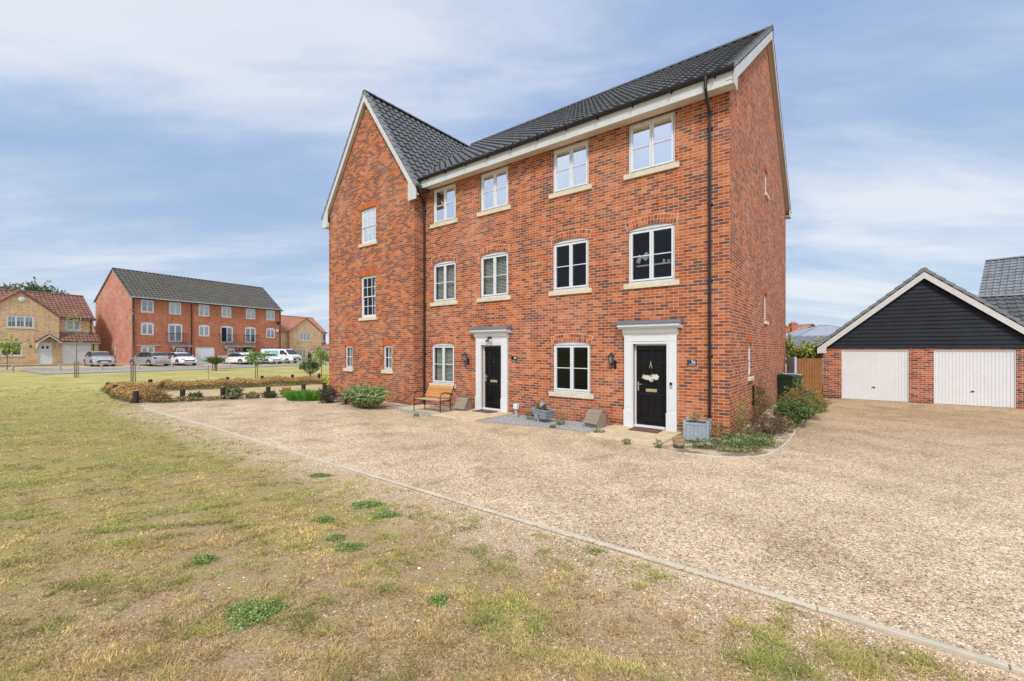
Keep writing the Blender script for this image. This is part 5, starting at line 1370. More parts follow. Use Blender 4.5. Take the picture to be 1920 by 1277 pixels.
g = MB(); g.box(2.50,2.54,-.7,.7,.38,.66); g.build('bumper', M['black'], van)
g = MB(); g.box(2.53,2.545,-.5,.5,.78,.9); g.build('grille', M['bingrey'], van)
g = MB(); g.box(2.541,2.55,-.27,.27,.45,.56); g.build('number_plate', M['plate_w'], van)
g = MB(); g.box(-1.9,.25,-.936,-.931,.85,1.72); lg = g.build('side_panel', M['teal'], van)
g = MB(); rg = random.Random(5)
for k in range(6): x_ = -1.75+.32*k; g.bar((x_,-.939,1.25),(x_+.1,-.939,1.55+.1*(k%2)),.05,.004,(0,1,0)); g.bar((x_+.1,-.939,1.55),(x_+.22,-.939,1.25),.05,.004,(0,1,0))
g.build('lettering', M['numwhite'], lg)
g = MB()
for sy in (-.75,.75): g.tube([(-2.3,sy,2.10),(.6,sy,2.10)],.025,6)
for k in range(5): g.tube([(-2.2+.68*k,-.75,2.10),(-2.2+.68*k,.75,2.10)],.02,6)
for sy in (-.75,.75):
    for xk in (-2.1,-.8,.5): g.tube([(xk,sy,1.94),(xk,sy,2.10)],.02,6)
g.build('roof_rack', M['blackmetal'], van)

# ------------------------------------------------------------------ low fence along the road
fe = empty('post_and_rail_fence', (0,0,0), 0, 'low silvered timber post and rail fence along the far edge of the green', 'fence')
FPs = []
for k in range(-6, 12):
    x_, y_ = -39.2+1.38*k, 34+2.23*k; FPs.append((x_, y_, float(terr(np.float64(x_),0))))
for x_, y_, z_ in FPs:
    MB().tube([(x_,y_,z_-.1),(x_,y_,z_+.52)], .075, 10).build('post', M['silverwood'], fe)
g = MB(); g.tube([(x_,y_,z_+.55) for x_,y_,z_ in FPs], .05, 8); g.build('rail', M['silverwood'], fe)

# bollards round the hedge
blp = [(-19.0,20.37,'dark timber bollard at the far left corner of the hedge bed'),(-17.4,19.0,'second dark bollard along the hedge from its left corner'),(-15.75,17.64,'third dark bollard along the hedge from its left corner'),
       (-14.13,16.27,'tallest looking dark bollard, nearest the drive corner at the left end'),(-12.92,16.98,'dark bollard in the sparse front row, second from the drive corner'),(-11.75,17.6,'dark bollard in the dark green bush of the front row'),
       (-10.17,18.05,'dark bollard in the front row beside the small orange bush'),(-9.3,19.3,'dark bollard behind the bright green grass clump'),(-8.75,20.2,'dark bollard in front of the yellow shrub by the house end'),
       (-18.7,22.4,'dark bollard top behind the left end of the orange hedge'),(-15.9,24.2,'dark bollard top behind the middle of the orange hedge'),(-14.6,25.3,'dark bollard top near the young leafy tree behind the hedge'),(-13.5,26.6,'dark bollard top behind the right part of the hedge'),(-12.3,27.6,'dark bollard top at the right end of the hedge by the conifer')]
b0 = MB().lathe([(.085,-.1),(.088,.44),(.075,.47),(.02,.475)], n=14)
me0 = None
for x_, y_, lb in blp:
    if me0 is None:
        o = b0.build('bollard', M['bollard']); me0 = o
    else:
        o = me0.copy(); COL.objects.link(o)
    o.location = (x_, y_, 0); o.rotation_euler = (random.uniform(-.03,.03), random.uniform(-.03,.03), random.uniform(0,6)); tag(o, lb, 'bollard', 'short timber bollards round the hedge bed')

# ------------------------------------------------------------------ vegetation
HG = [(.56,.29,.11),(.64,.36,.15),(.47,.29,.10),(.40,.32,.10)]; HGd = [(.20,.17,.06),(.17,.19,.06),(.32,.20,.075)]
def hedge(name, path, wid, hgt, n, size, label, cols_top=HG, cols_low=HGd, seed=3):
    rg = np.random.default_rng(seed); path = np.array(path, float); seg = np.diff(path, axis=0); ln = np.linalg.norm(seg, axis=1); cum = np.concatenate([[0], np.cumsum(ln)])
    s = rg.random(n)*cum[-1]; k = np.clip(np.searchsorted(cum, s)-1, 0, len(seg)-1); f = (s-cum[k])/ln[k]
    base = path[k]+seg[k]*f[:,None]; nr = np.stack([-seg[k,1], seg[k,0]],1)/ln[k][:,None]
    a = rg.random(n)*math.pi; rr = .55+.45*rg.random(n)**.6
    hv = hgt*(.45+.75*fbm(s*1.6, np.zeros(n), seed)+.28*fbm(s*7, np.zeros(n)+3, seed)**2); wv = wid*(.7+.6*fbm(s*1.1+9, np.zeros(n), seed+1))
    pos = np.concatenate([base+nr*(np.cos(a)*rr*wv/2)[:,None], (np.sin(a)**.7*rr*hv+.02)[:,None]], 1)
    nrm = np.stack([nr[:,0]*np.cos(a), nr[:,1]*np.cos(a), np.sin(a)],1)+rg.normal(size=(n,3))*.5; nrm /= np.linalg.norm(nrm,axis=1)[:,None]
    tx = np.cross(nrm, rg.normal(size=(n,3))); tx /= np.linalg.norm(tx,axis=1)[:,None]; ty = np.cross(nrm,tx); sz = size*(.6+.8*rg.random(n))[:,None]
    v = np.stack([pos-tx*sz, pos-ty*sz*.5, pos+tx*sz, pos+ty*sz*.5],1).reshape(-1,3)
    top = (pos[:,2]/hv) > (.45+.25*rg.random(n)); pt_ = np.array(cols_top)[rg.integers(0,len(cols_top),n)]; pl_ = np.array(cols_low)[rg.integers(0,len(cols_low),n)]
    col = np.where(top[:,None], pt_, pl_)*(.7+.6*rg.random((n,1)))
    return tag(np_mesh(name, v, 4, np.arange(n*4).reshape(-1,4), M['leaf'], col), label, 'hedge')
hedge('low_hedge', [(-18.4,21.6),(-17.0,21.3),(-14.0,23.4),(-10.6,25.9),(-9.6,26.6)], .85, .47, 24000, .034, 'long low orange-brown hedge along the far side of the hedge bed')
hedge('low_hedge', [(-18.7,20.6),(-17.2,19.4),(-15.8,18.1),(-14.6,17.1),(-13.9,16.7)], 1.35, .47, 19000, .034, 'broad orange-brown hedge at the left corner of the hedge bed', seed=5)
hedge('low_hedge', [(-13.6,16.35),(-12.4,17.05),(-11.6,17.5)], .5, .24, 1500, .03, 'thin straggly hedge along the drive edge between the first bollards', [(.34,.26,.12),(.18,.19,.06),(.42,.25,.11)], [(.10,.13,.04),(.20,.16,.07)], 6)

def shrub(name, x, y, rad, n, size, cols, label, cat='shrub', seed=1, lumps=0, stem=8, z=.0, up=.35, aspect=.45, rot=0, stemr=.008):
    r = empty(name, (x, y, z), rot, label, cat)
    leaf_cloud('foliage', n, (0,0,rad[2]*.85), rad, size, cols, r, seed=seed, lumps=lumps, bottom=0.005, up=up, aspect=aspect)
    if stem: stems('stem', stem, min(rad[0],rad[1])*.7, rad[2]*1.5, stemr, r, 'bark', seed)
    return r
OL = [(.20,.29,.09),(.27,.35,.13),(.14,.22,.07),(.36,.41,.18)]
shrub('rounded_shrub', -5.05,14.95, (1.08,.58,.38), 10500, .035, OL, 'large rounded olive-green shrub in front of the gabled wing', seed=21, lumps=14, rot=ANG)
shrub('dark_shrub', -6.95,16.35, (.36,.32,.34), 1600, .03, [(.07,.045,.04),(.12,.07,.06),(.10,.09,.05)], 'dark reddish-brown shrub at the left corner of the gabled wing', seed=22, stem=14)
shrub('dark_shrub', -6.1,15.9, (.3,.22,.26), 700, .028, [(.08,.05,.045),(.14,.09,.07)], 'small dark wiry shrub between the olive shrub and the corner shrub', seed=23, stem=20)
# bright grass clump
def blades(name, x, y, n, rx, ry, h, cols, label=None, parent=None, seed=1, wid=.006, lean=.5, cat='grass clump', z=0):
    rg = np.random.default_rng(seed); a = rg.random(n)*6.283; r = rg.random(n)**.6; b = np.stack([np.cos(a)*r*rx, np.sin(a)*r*ry, np.zeros(n)],1)
    la = rg.normal(size=(n,2))*lean*h*.5 + b[:,:2]*.35; hh = h*(.5+.6*rg.random(n))
    tip = b + np.concatenate([la, hh[:,None]],1); mid = b+(tip-b)*.55; mid[:,2] += hh*.08
    wv = np.stack([-np.sin(a*3.1),np.cos(a*3.1),np.zeros(n)],1)*wid
    v = np.stack([b-wv,b+wv,mid+wv*.8,tip,mid-wv*.8],1).reshape(-1,3)
    pal = np.array(cols); col = pal[rg.integers(0,len(pal),n)]*(.7+.6*rg.random((n,1)))
    o = np_mesh(name, v, 5, np.arange(n*5).reshape(-1,5), M['grassblade'], col, parent); 
    if not parent: o.location = (x,y,z)
    if label: tag(o, label, cat)
    return o
blades('grass_clump', -8.15,17.3, 1500, .75,.45,.42, [(.12,.33,.04),(.19,.42,.07),(.08,.24,.03)], 'clump of bright green strappy grass left of the gabled wing', seed=31, wid=.011)
shrub('yellow_shrub', -8.75,20.9, (.35,.35,.42), 900, .05, [(.55,.60,.06),(.45,.52,.06),(.62,.66,.14)], 'small bright yellow-green shrub against the left edge of the gabled wing', seed=32, stem=6)
for x_,y_,rd,cl,lb,sd in [(-11.35,17.62,(.42,.3,.28),[(.06,.09,.035),(.09,.13,.045),(.05,.07,.03)],'dark green bush in the front row round a bollard',41),
                       (-9.55,18.35,(.28,.22,.22),[(.45,.24,.07),(.5,.3,.1),(.3,.25,.08)],'small orange-brown bush beside the front row bollards',42),
                       (-10.1,18.05,(.3,.2,.16),[(.07,.10,.04),(.10,.13,.05)],'low dark green bush at the foot of a front row bollard',43),
                       (-8.95,18.7,(.22,.2,.14),[(.22,.16,.08),(.12,.12,.06)],'little brown weed patch beside the bright grass clump',44),
                       (-12.5,17.1,(.26,.18,.17),[(.10,.13,.05),(.07,.10,.04)],'low green bush between two front row bollards',45),
                       (-13.5,16.45,(.5,.3,.3),[(.38,.22,.09),(.46,.26,.10),(.2,.16,.07)],'brown bush at the drive corner of the hedge bed',46),
                       (-10.75,17.95,(.3,.15,.14),[(.42,.32,.15),(.3,.28,.12)],'straw coloured weeds between the dark bush and the orange bush',47)]:
    shrub('small_bush', x_, y_, rd, 1000, .032, cl, lb, 'bush', sd, stem=8)

# young trees on the green
def sapling(name, x, y, h, crown, n, cols, label, seed=1, stakes=1, tr=.03, leafs=.09, crown_z=None, lean=.0):
    z0 = float(terr(np.float64(x),0)); r = empty(name, (x,y,z0), 0, label, 'tree'); rg = random.Random(seed); g = MB()
    top = (lean, 0, h); g.tube([(0,0,-.05),(lean*.3+.02,.01,h*.4),(lean*.7-.02,0,h*.75),top], [tr,tr*.8,tr*.5,tr*.2], 7)
    for k in range(9):
        zz_ = h*rg.uniform(.4,.92); a = rg.uniform(0,6.28); L = crown[0]*rg.uniform(.5,.95); g.tube([(lean*zz_/h,0,zz_),(L*.5*math.cos(a),L*.5*math.sin(a),zz_+L*.35),(L*math.cos(a),L*math.sin(a),zz_+L*.6)],[tr*.35,tr*.22,tr*.1],4)
    g.build('trunk', M['bark'], r)
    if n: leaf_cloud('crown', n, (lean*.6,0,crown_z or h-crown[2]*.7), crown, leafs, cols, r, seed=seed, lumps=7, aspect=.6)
    for k in range(stakes):
        sx = .13*(1 if k == 0 else -1); MB().tube([(sx,.02,-.05),(sx,.02,1.15 if stakes else 0)],.03,6).build('stake', M['stake'], r)
    return r
LG = [(.20,.30,.05),(.28,.38,.08),(.14,.22,.04)]
sapling('young_tree', -41.4,35.5, 2.4, (1.0,1.0,.9), 420, [(.26,.36,.06),(.34,.42,.10)], 'sparse bright green young tree by the fence at the far left', 51, 0, .04)
sapling('young_tree', -30.9,30.7, 4.3, (.75,.75,1.5), 150, [(.38,.34,.12),(.30,.32,.10)], 'tall thin sapling with few yellow leaves in front of the white garage', 52, 2, .03, .07)
sapling('young_tree', -23.2,26.5, 4.6, (.4,.4,1.2), 30, [(.30,.32,.10)], 'bare thin sapling tied to two stakes in front of the red brick terrace', 53, 2, .035, .06)
sapling('young_tree', -19.7,28.1, .95, (.25,.25,.3), 0, LG, 'knee-high bare twiggy sapling behind the hedge', 54, 0, .018)
sapling('young_tree', -17.6,29.7, 1.75, (.85,.7,.62), 430, [(.22,.40,.07),(.32,.50,.11),(.15,.30,.06)], 'multi-stemmed young tree with fresh green leaf clusters behind the hedge', 55, 1, .03, .07)
sapling('young_tree', -14.05,31.9, 1.85, (.75,.75,.75), 560, [(.24,.36,.06),(.32,.42,.09),(.42,.40,.10)], 'light yellow-green round-headed young tree close to the near house end', 57, 0, .035, .07)
pl_ = empty('spiky_palm', (-27.3,39.9,0), 0, 'small spiky green palm-like plant with a thick trunk on the green', 'plant')
MB().tube([(0,0,-.05),(0,0,.75)],[.13,.09],8).build('trunk', M['bark'], pl_); MB().tube([(-.28,0,-.05),(-.3,0,1.3)],.04,6).build('stake', M['stake'], pl_)
o = blades('crown', 0,0, 420, .14,.14,.75, [(.13,.20,.06),(.20,.27,.10),(.08,.13,.04)], parent=pl_, seed=58, wid=.03, lean=1.3); o.location = (0,0,.62)
cn = empty('dark_conifer', (-14.9,32.0,0), 0, 'small dark green conifer with drooping branches behind the hedge', 'tree')
MB().tube([(0,0,-.05),(0,0,1.6)],[.06,.02],6).build('trunk', M['bark'], cn)
rgc = np.random.default_rng(59)
for k_ in range(1):
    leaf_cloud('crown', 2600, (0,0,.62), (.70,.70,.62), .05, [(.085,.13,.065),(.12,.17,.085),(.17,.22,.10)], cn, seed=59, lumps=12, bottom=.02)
leaf_cloud('top_shoot', 260, (-.05,0,1.35), (.14,.14,.42), .05, [(.10,.10,.06),(.07,.10,.05)], cn, seed=60)

# tree crown beyond the left house
def big_tree(x, y, h, rad, n, cols, label, seed, leafs=.28, trunk_r=.3):
    r = empty('tree', (x,y,0), 0, label, 'tree', 'trees beyond the buff house'); rg = random.Random(seed); g = MB()
    g.tube([(0,0,0),(.2,.1,h*.35),(0,.1,h*.7)],[trunk_r,trunk_r*.7,trunk_r*.35],8)
    for k in range(10):
        a = rg.uniform(0,6.28); z1_ = h*rg.uniform(.35,.65); L = rad[0]*rg.uniform(.5,.9); g.tube([(0,0,z1_),(L*.5*math.cos(a),L*.5*math.sin(a),z1_+L*.4),(L*math.cos(a),L*math.sin(a),z1_+L*.75)],[trunk_r*.35,trunk_r*.2,trunk_r*.06],5)
    g.build('trunk', M['bark'], r); leaf_cloud('crown', n, (0,0,h-rad[2]), rad, leafs, cols, r, seed=seed, lumps=16, aspect=.7)
    return r
TG = [(.10,.14,.07),(.14,.19,.09),(.19,.23,.12)]
big_tree(-97,84, 14.6, (3.0,3.0,2.0), 900, TG, 'grey-green tree crown rising above the roof at the left edge', 71, .2)
big_tree(-92.2,84, 14.9, (2.5,2.5,2.0), 800, TG, 'grey-green tree crown above the middle of the red roof', 72, .2)
big_tree(-88.0,84, 13.3, (2.0,2.0,1.5), 480, TG, 'smaller tree crown above the right part of the red roof', 73, .18)
# shrubs behind the gate
YG = [(.40,.40,.07),(.28,.34,.07),(.16,.24,.06),(.46,.36,.12)]
def gate_bush(x, y, h, rad, lb, sd):
    r = empty('garden_bush', (x,y,0), 0, lb, 'bush'); leaf_cloud('foliage', 1300, (0,0,h-rad[2]), rad, .07, YG, r, seed=sd, lumps=9, aspect=.6); stems('stem', 7, rad[0]*.6, h*.9, .02, r, 'bark', sd)
gate_bush(14.75,23.0,2.50,(.60,.6,.75),'yellow-green garden bush above the grey fence',81)
gate_bush(15.95,23.2,2.12,(.7,.6,.6),'yellow-green garden bush above the left part of the timber gate',82)
gate_bush(16.75,23.9,2.45,(.45,.5,.7),'yellow-orange garden bush beside the garage downpipe',83)

# planting beside the gable wall
def at_side(t_, q):      # t_ metres along the gable from the near corner, q metres out from it
    p = CC + VV*t_ - UU*q; return p.x, p.y
def sd_shrub(name, t_, q, rad, n, size, cl, lb, sd, **k): x_, y_ = at_side(t_, q); return shrub(name, x_, y_, rad, n, size, cl, lb, 'shrub', sd, rot=ANG, z=.012, **k)
sd_shrub('leafy_shrub', 3.1, .95, (.62,.85,.34), 6500, .026, [(.08,.16,.035),(.13,.22,.05),(.06,.11,.03),(.20,.22,.08)], 'dense fresh green feathery shrub beside the gable wall', 91, lumps=12)
sd_shrub('leafy_shrub', 4.9, 1.1, (.65,.85,.36), 4500, .028, [(.26,.22,.06),(.32,.20,.07),(.18,.20,.05)], 'olive and rust coloured shrub in front of the wheelie bins', 92, lumps=12)
sd_shrub('leafy_shrub', 6.2, .95, (.45,.55,.48), 2200, .028, [(.28,.24,.07),(.20,.22,.06),(.36,.26,.09)], 'loose yellow-brown shrub nearest the green bin', 93, lumps=9)
sd_shrub('twiggy_shrub', 1.25, .62, (.48,.6,.24), 2600, .02, [(.10,.065,.05),(.16,.10,.075),(.22,.16,.11)], 'low dead-looking brown twiggy shrub near the house corner', 94, stem=60, stemr=.004)
sd_shrub('tall_weed', .12, .22, (.14,.14,.50), 420, .02, [(.22,.26,.05),(.30,.30,.07)], 'tall thin yellow-green weed growing at the house corner behind the planter', 95, stem=7)
sd_shrub('tall_weed', 3.0, .22, (.16,.16,.62), 900, .022, [(.09,.12,.04),(.14,.15,.05)], 'upright dark green plant growing against the gable wall', 96, stem=5)
x_, y_ = 3.95, 8.95
for (x_,y_,rd,n_,cl,lb,sd_) in [(4.0,8.9,(.40,.16,.11),900,[(.11,.17,.05),(.17,.23,.07)],'low green weeds in front of the square planter',101),
    (4.75,8.95,(.45,.28,.16),1500,[(.12,.20,.06),(.18,.26,.09),(.08,.14,.04)],'pale green leafy weeds at the rounded end of the bed',102),
    (5.35,9.25,(.28,.22,.12),800,[(.09,.16,.04),(.16,.23,.06)],'small green weed patch near the curved edging',103),
    (4.42,9.32,(.16,.14,.28),500,[(.16,.15,.05),(.10,.12,.04),(.24,.24,.07)],'dark weed tuft right of the square planter',104),
    (5.05,9.0,(.55,.22,.07),900,[(.16,.24,.08),(.24,.28,.11),(.30,.28,.14)],'low sprawling weeds hiding part of the curved edging',115),
    (6.9,11.0,(.28,.5,.16),900,[(.17,.22,.06),(.28,.27,.10),(.36,.27,.13)],'scruffy mixed weeds between the green shrub and the edging',116),
    (4.5,8.6,(.5,.18,.07),700,[(.15,.22,.07),(.26,.27,.11)],'flat weeds along the front of the gable bed',117),
    (8.6,13.1,(.3,.5,.14),700,[(.30,.27,.10),(.20,.23,.07)],'dry weeds spilling over the edging beside the rusty shrub',118),
    (5.75,10.3,(.25,.35,.10),500,[(.30,.27,.12),(.22,.22,.08)],'dry grass tuft along the curved edging',105),
    (10.6,15.0,(.35,.25,.16),500,[(.22,.24,.08),(.30,.26,.12)],'straggly weeds at the bed edge near the toy',106),
    (11.2,15.9,(.2,.2,.20),300,[(.24,.26,.09),(.16,.19,.06)],'single weed at the edging near the timber gate',107),
    (2.45,9.62-.35,(.12,.08,.07),160,[(.12,.18,.05)],'tiny weed left of the doorstep slabs',108),
    (3.02,8.93,(.10,.08,.09),200,[(.16,.26,.05),(.24,.30,.07)],'bright green weed in front of the right-hand doorstep slabs',109),
    (1.30,11.62,(.16,.12,.16),380,[(.14,.17,.05),(.26,.24,.08)],'weeds right of the barrow planter',110),
    (.52,12.5,(.14,.10,.12),240,[(.13,.18,.06)],'weeds left of the barrow planter',111),
    (1.05,11.15,(.10,.07,.05),140,[(.11,.20,.05)],'low weed at the edge of the slate chippings below the barrow planter',112),
    (2.08,10.35,(.14,.08,.07),200,[(.12,.20,.05)],'weed clump in the slate chippings beside the right-hand doorstep',113),
    (-2.9,13.1,(.09,.06,.05),110,[(.11,.19,.05)],'tiny weed in the chippings in front of the bench',114)]:
    r = empty('weed_clump', (x_,y_,.012), 0, lb, 'weed')
    leaf_cloud('leaves', n_, (0,0,rd[2]*.8), rd, .018, cl, r, seed=sd_, bottom=.003, up=.6)

# ------------------------------------------------------------------ lawn, stones
EDGE = 4.13
def lawn_pts(n, y0, y1, seed, power=1.0):
    rg = np.random.default_rng(seed); inv0, inv1 = 1/y0**power, 1/y1**power
    Y_ = (inv0 + (inv1-inv0)*rg.random(n))**(-1/power); X_ = (rg.random(n)*2.6-1.45)*Y_
    q = .6096*X_+.7927*Y_; k = ((q < EDGE-.06) | (X_ < -12.9-(Y_-14.8)*1.16)); return X_[k], Y_[k], q[k], rg
X_, Y_, q_, rg = lawn_pts(150000, 2.2, 30, 5, .75)
k = ((Y_ < 14.4) | (X_ < -12.9-(Y_-14.8)*1.16)) & (Y_ < 24); X_, Y_, q_ = X_[k], Y_[k], q_[k]
big = fbm(X_*.45, Y_*.6, 3, 4); mid = fbm(X_*1.7, Y_*2.1, 9, 4); sm = fbm(X_*6.5, Y_*8.0, 21, 3)
fard = np.clip((Y_-3)/9 + (-X_-2)/14, 0, 1.3); edge_ = np.exp(-np.abs(EDGE-q_)/.45)*(X_ > -13)
def rut(x0, y0, x1, y1, w):          # distance mask to a worn rut in the turf
    dx, dy = x1-x0, y1-y0; tt = np.clip(((X_-x0)*dx+(Y_-y0)*dy)/(dx*dx+dy*dy), 0, 1); dd = np.hypot(X_-x0-dx*tt, Y_-y0-dy*tt); return np.exp(-(dd/w)**2)
ruts = rut(-4.5,5.0,-2.9,6.0,.10)+rut(-4.5,4.72,-3.35,4.95,.10)+rut(-8.0,7.6,-7.2,7.9,.15)+rut(-2.0,4.7,-1.4,4.9,.12)
ridge_ = rut(-4.6,5.18,-2.7,6.25,.06)+rut(-4.8,4.84,-3.3,5.12,.07)+rut(-4.2,4.55,-3.0,5.0,.05)
dens = np.clip((sm*.55+mid*.45+big*.2-.60)*4.6 + fard*.55 + .50 - edge_*1.25 - ruts*1.2 + ridge_, .04, 1)
keep = rg.random(len(X_)) < dens; X_, Y_, mid, big, sm, fard, q_, ridge_ = X_[keep], Y_[keep], mid[keep], big[keep], sm[keep], fard[keep], q_[keep], ridge_[keep]; n = len(X_)
NB = 7
vig = .55+.55*rg.random(n)**2+.55*np.clip((sm-.5)*3,0,1)+.7*ridge_
patch_ = fbm(X_*1.15+50, Y_*1.5, 77, 3)
gr = np.clip((big*.4+mid*.55+sm*.35+patch_*.5-.84)*3.6+fard*.38+rg.normal(size=n)*.30+.5*ridge_, 0, 1)[:,None]
straw = np.array([.69,.52,.255]); gg = np.array([.43,.485,.125]); dg = np.array([.27,.38,.085])
col = straw*(1-gr)+gg*gr; dk = (np.clip((patch_*.45+sm*.55-.565)*8,0,1)*(rg.random(n) < .6))[:,None]*.8; dk = np.maximum(dk, .7*np.clip(ridge_,0,1)[:,None]); col = col*(1-dk)+dg*dk; vig *= 1+1.3*(rg.random(n) < .07); tone = .52+.85*fbm(X_*2.2+11, Y_*2.8, 123, 3); col *= (.62+.62*rg.random((n,1)))*tone[:,None]*np.array([1.03,.98,.94])
rep = lambda a: np.repeat(a, NB, 0)
bx_, by_ = rep(X_), rep(Y_); N_ = n*NB; a_ = rg.random(N_)*6.283; sp_ = rep(.012+.020*vig)*(1+by_/14)
bx_ = bx_+np.cos(a_)*sp_*rg.random(N_); by_ = by_+np.sin(a_)*sp_*rg.random(N_)
h_ = rep(vig)*(.006+.013*rg.random(N_))*(1+by_/30); wd_ = (.0012+.0014*rg.random(N_))*(1+by_/4.2)
b_ = np.stack([bx_, by_, terr(bx_, by_)],1); ln_ = np.stack([np.cos(a_),np.sin(a_)],1)*(h_*(.6+1.6*rg.random(N_)))[:,None]
tip = b_+np.concatenate([ln_, h_[:,None]],1); wa = a_+1.57+rg.normal(size=N_)*.5; wv = np.stack([np.cos(wa),np.sin(wa),np.zeros(N_)],1)*wd_[:,None]
v1 = np.stack([b_-wv,b_+wv,tip],1).reshape(-1,3); cc1 = rep(col)*(.72+.55*rg.random((N_,1)))
# thatch: short dead blades lying flat in the gaps
Xt, Yt, qt, rg = lawn_pts(230000, 2.2, 14, 6, .9); kt = (fbm(Xt*1.7, Yt*2.1, 9, 4)+.5*rg.random(len(Xt))) > .66; Xt, Yt = Xt[kt], Yt[kt]; n2 = len(Xt); a2 = rg.random(n2)*6.283; L2 = (.006+.016*rg.random(n2))*(1+Yt/12); w2_2 = (.0010+.0016*rg.random(n2))*(1+Yt/4.5)
c0 = np.stack([Xt,Yt,np.full(n2,.004)],1); dv = np.stack([np.cos(a2),np.sin(a2),.25*rg.random(n2)],1)*L2[:,None]; pv = np.stack([-np.sin(a2),np.cos(a2),np.zeros(n2)],1)*w2_2[:,None]
v2 = np.stack([c0-pv,c0+pv,c0+dv],1).reshape(-1,3); pal = np.array([(.72,.56,.31),(.55,.42,.22),(.30,.21,.12),(.80,.66,.42),(.42,.40,.14),(.20,.14,.08)]); cc2 = pal[rg.integers(0,6,n2)]*(.75+.5*rg.random((n2,1)))
v = np.concatenate([v1,v2]); cc = np.concatenate([cc1,cc2])
tag(np_mesh('lawn_grass', v, 3, np.arange(len(v)).reshape(-1,3), M['grassblade'], cc), 'short patchy half-dried grass covering the green in the foreground', 'grass', kind='stuff')

# darker green clumps in the lawn
def gp(px, py): Yy = 812*2.05/(py-654); return (px-960)/812*Yy, Yy
cl_ = [(475,1150,.24,.15,'largest dark green clover clump in the foreground lawn'),(688,948,.26,.10,'green clover clump in mid lawn, upper one of the close pair'),(726,967,.20,.09,'green clover clump in mid lawn, lower right one of the close pair'),(608,976,.16,.07,'round green clump left of the close pair'),(630,1011,.13,.06,'small dark green clump below the close pair'),
       (822,1128,.09,.05,'little isolated dark clump between the big clump and the drive edging'),(655,1028,.22,.05,'long flat green clump under the small dark one'),(600,893,.22,.08,'green clump nearest the drive edging'),(385,1052,.14,.05,'thin green clump in the left foreground lawn')]
for k, (px, py, rx, ry, lb) in enumerate(cl_):
    x_, y_ = gp(px, py); x_ = float(x_); rg = np.random.default_rng(200+k); n = int(2600*rx*max(ry,.06)/.03); n = max(500, min(n, 5200))
    a = rg.random(n)*6.283; rr = rg.random(n)**.75*(.8+.2*np.sin(a*3+k)+.12*np.sin(a*7+2*k)+.25*rg.normal(size=n)*.6); pos = np.stack([np.cos(a)*rr*rx, np.sin(a)*rr*max(ry,.08)*1.3, .006+.045*rg.random(n)*np.clip(1.15-rr,0.1,1)],1)
    nrm = rg.normal(size=(n,3))*.6+[0,0,1]; nrm /= np.linalg.norm(nrm,axis=1)[:,None]; tx = np.cross(nrm, rg.normal(size=(n,3))); tx /= np.linalg.norm(tx,axis=1)[:,None]; ty = np.cross(nrm,tx); s_ = (.006+.007*rg.random((n,1)))
    v = np.stack([pos-tx*s_,pos-ty*s_*.6,pos+tx*s_,pos+ty*s_*.6],1).reshape(-1,3)
    pal = np.array([(.20,.34,.085),(.30,.44,.12),(.13,.24,.06),(.50,.47,.20)]); col = pal[rg.integers(0,4,n)]*(.7+.6*rg.random((n,1)))
    o = np_mesh('clover_clump', v, 4, np.arange(n*4).reshape(-1,4), M['grassblade'], col); o.location = (x_, y_, 0); tag(o, lb, 'clump', 'dark green clumps in the dry lawn')

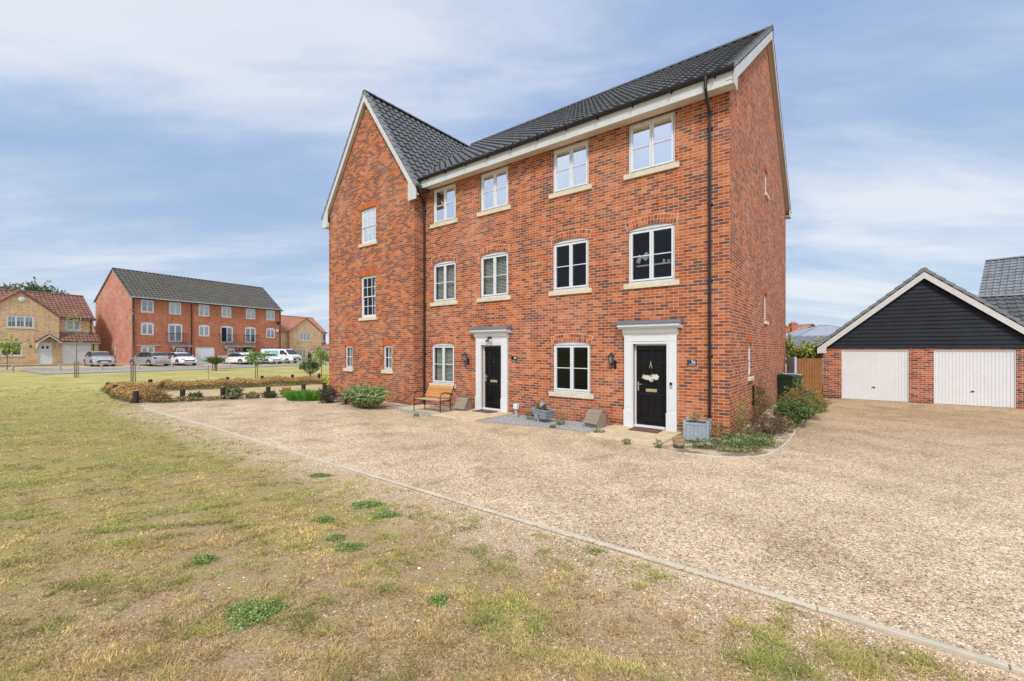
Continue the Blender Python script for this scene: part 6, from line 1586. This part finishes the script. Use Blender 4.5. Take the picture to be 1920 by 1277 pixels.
def stones(name, X_, Y_, sz, cols, label, rg, z=.0, flat=.5, cat='stones'):
    n = len(X_); base = np.array([(1,0,0),(.3,.95,0),(-.8,.6,0),(-.8,-.6,0),(.3,-.95,0),(0,0,1),(.5,.3,.75),(-.4,.1,.85)], float)
    ring = np.array([(math.cos(k*1.2566),math.sin(k*1.2566),0.0) for k in range(5)]); mid_ = ring*.82+np.array([0,0,.62]); top_ = np.array([[0,0,.95]])
    base = np.concatenate([ring, mid_, top_]); faces = []
    for k in range(5):
        j = (k+1) % 5; faces += [(k,j,5+j),(k,5+j,5+k),(5+k,5+j,10)]
    faces = np.array(faces)
    sc = sz[:,None,None]*np.stack([.7+.6*rg.random(n), .6+.5*rg.random(n), flat*(.5+.7*rg.random(n))],1)[:,None,:]
    P = base[None]*(1+.18*rg.normal(size=(n,11,3)))*sc; a = rg.random(n)*6.283; ca, sa = np.cos(a)[:,None], np.sin(a)[:,None]
    Px = P[:,:,0]*ca-P[:,:,1]*sa+X_[:,None]; Py = P[:,:,0]*sa+P[:,:,1]*ca+Y_[:,None]; Pz = P[:,:,2]+z-sz[:,None]*.12
    v = np.stack([Px,Py,Pz],2).reshape(-1,3); idx = (faces[None]+11*np.arange(n)[:,None,None]).reshape(-1,3)
    pal = np.array(cols); col = pal[rg.integers(0,len(pal),n)]*(.75+.5*rg.random((n,1))); col = np.repeat(col, len(faces), 0)
    return tag(np_mesh(name, v, 3, idx, M['stone'], col), label, cat, kind='stuff')
X_, Y_, q_, rg = lawn_pts(15000, 2.2, 12, 15, 1.0)
k = (fbm(X_*1.1,Y_*1.1,31,3) > .50) | ((EDGE-q_) < .5*rg.random(len(X_))+.1) | (rg.random(len(X_)) < .12); k &= rg.random(len(X_)) < .7; X_, Y_ = X_[k], Y_[k]
stones('flint_stones', X_, Y_, .0035+.012*rg.random(len(X_))**3.2, [(.66,.63,.58),(.50,.44,.36),(.40,.33,.26),(.56,.48,.38),(.74,.72,.70)], 'small pale flints and grit lying in the worn lawn', rg)
rg = np.random.default_rng(91); n = 26000; Y_ = (1/2.4+(1/13.5-1/2.4)*rg.random(n))**-1; qd = EDGE-.04-.75*rg.random(n)**2.0; X_ = (qd-.7927*Y_)/.6096; k = np.abs(X_/Y_) < 1.4
stones('spilled_gravel', X_[k], Y_[k], (.003+.0045*rg.random(k.sum()))*(1+Y_[k]/14), [(.62,.46,.28),(.74,.60,.42),(.46,.38,.30),(.80,.70,.54),(.50,.32,.18),(.36,.27,.18)], 'gravel spilled onto the worn strip beside the edging', rg, .0, .6, 'gravel')
# loose gravel pebbles in the near drive
rg = np.random.default_rng(77); n = 60000
Y_ = (1/2.4 + (1/8.0-1/2.4)*rg.random(n))**-1; X_ = (rg.random(n)*1.75-.5)*Y_; q_ = .6096*X_+.7927*Y_; k = q_ > EDGE+.05; X_, Y_ = X_[k], Y_[k]
stones('gravel_pebbles', X_, Y_, .0045+.0055*rg.random(len(X_)), [(.62,.46,.28),(.74,.60,.42),(.46,.40,.34),(.80,.70,.54),(.50,.32,.18),(.34,.31,.28),(.68,.53,.34),(.78,.70,.56)], 'loose rounded pebbles of the gravel drive', rg, .004, .75, 'gravel')
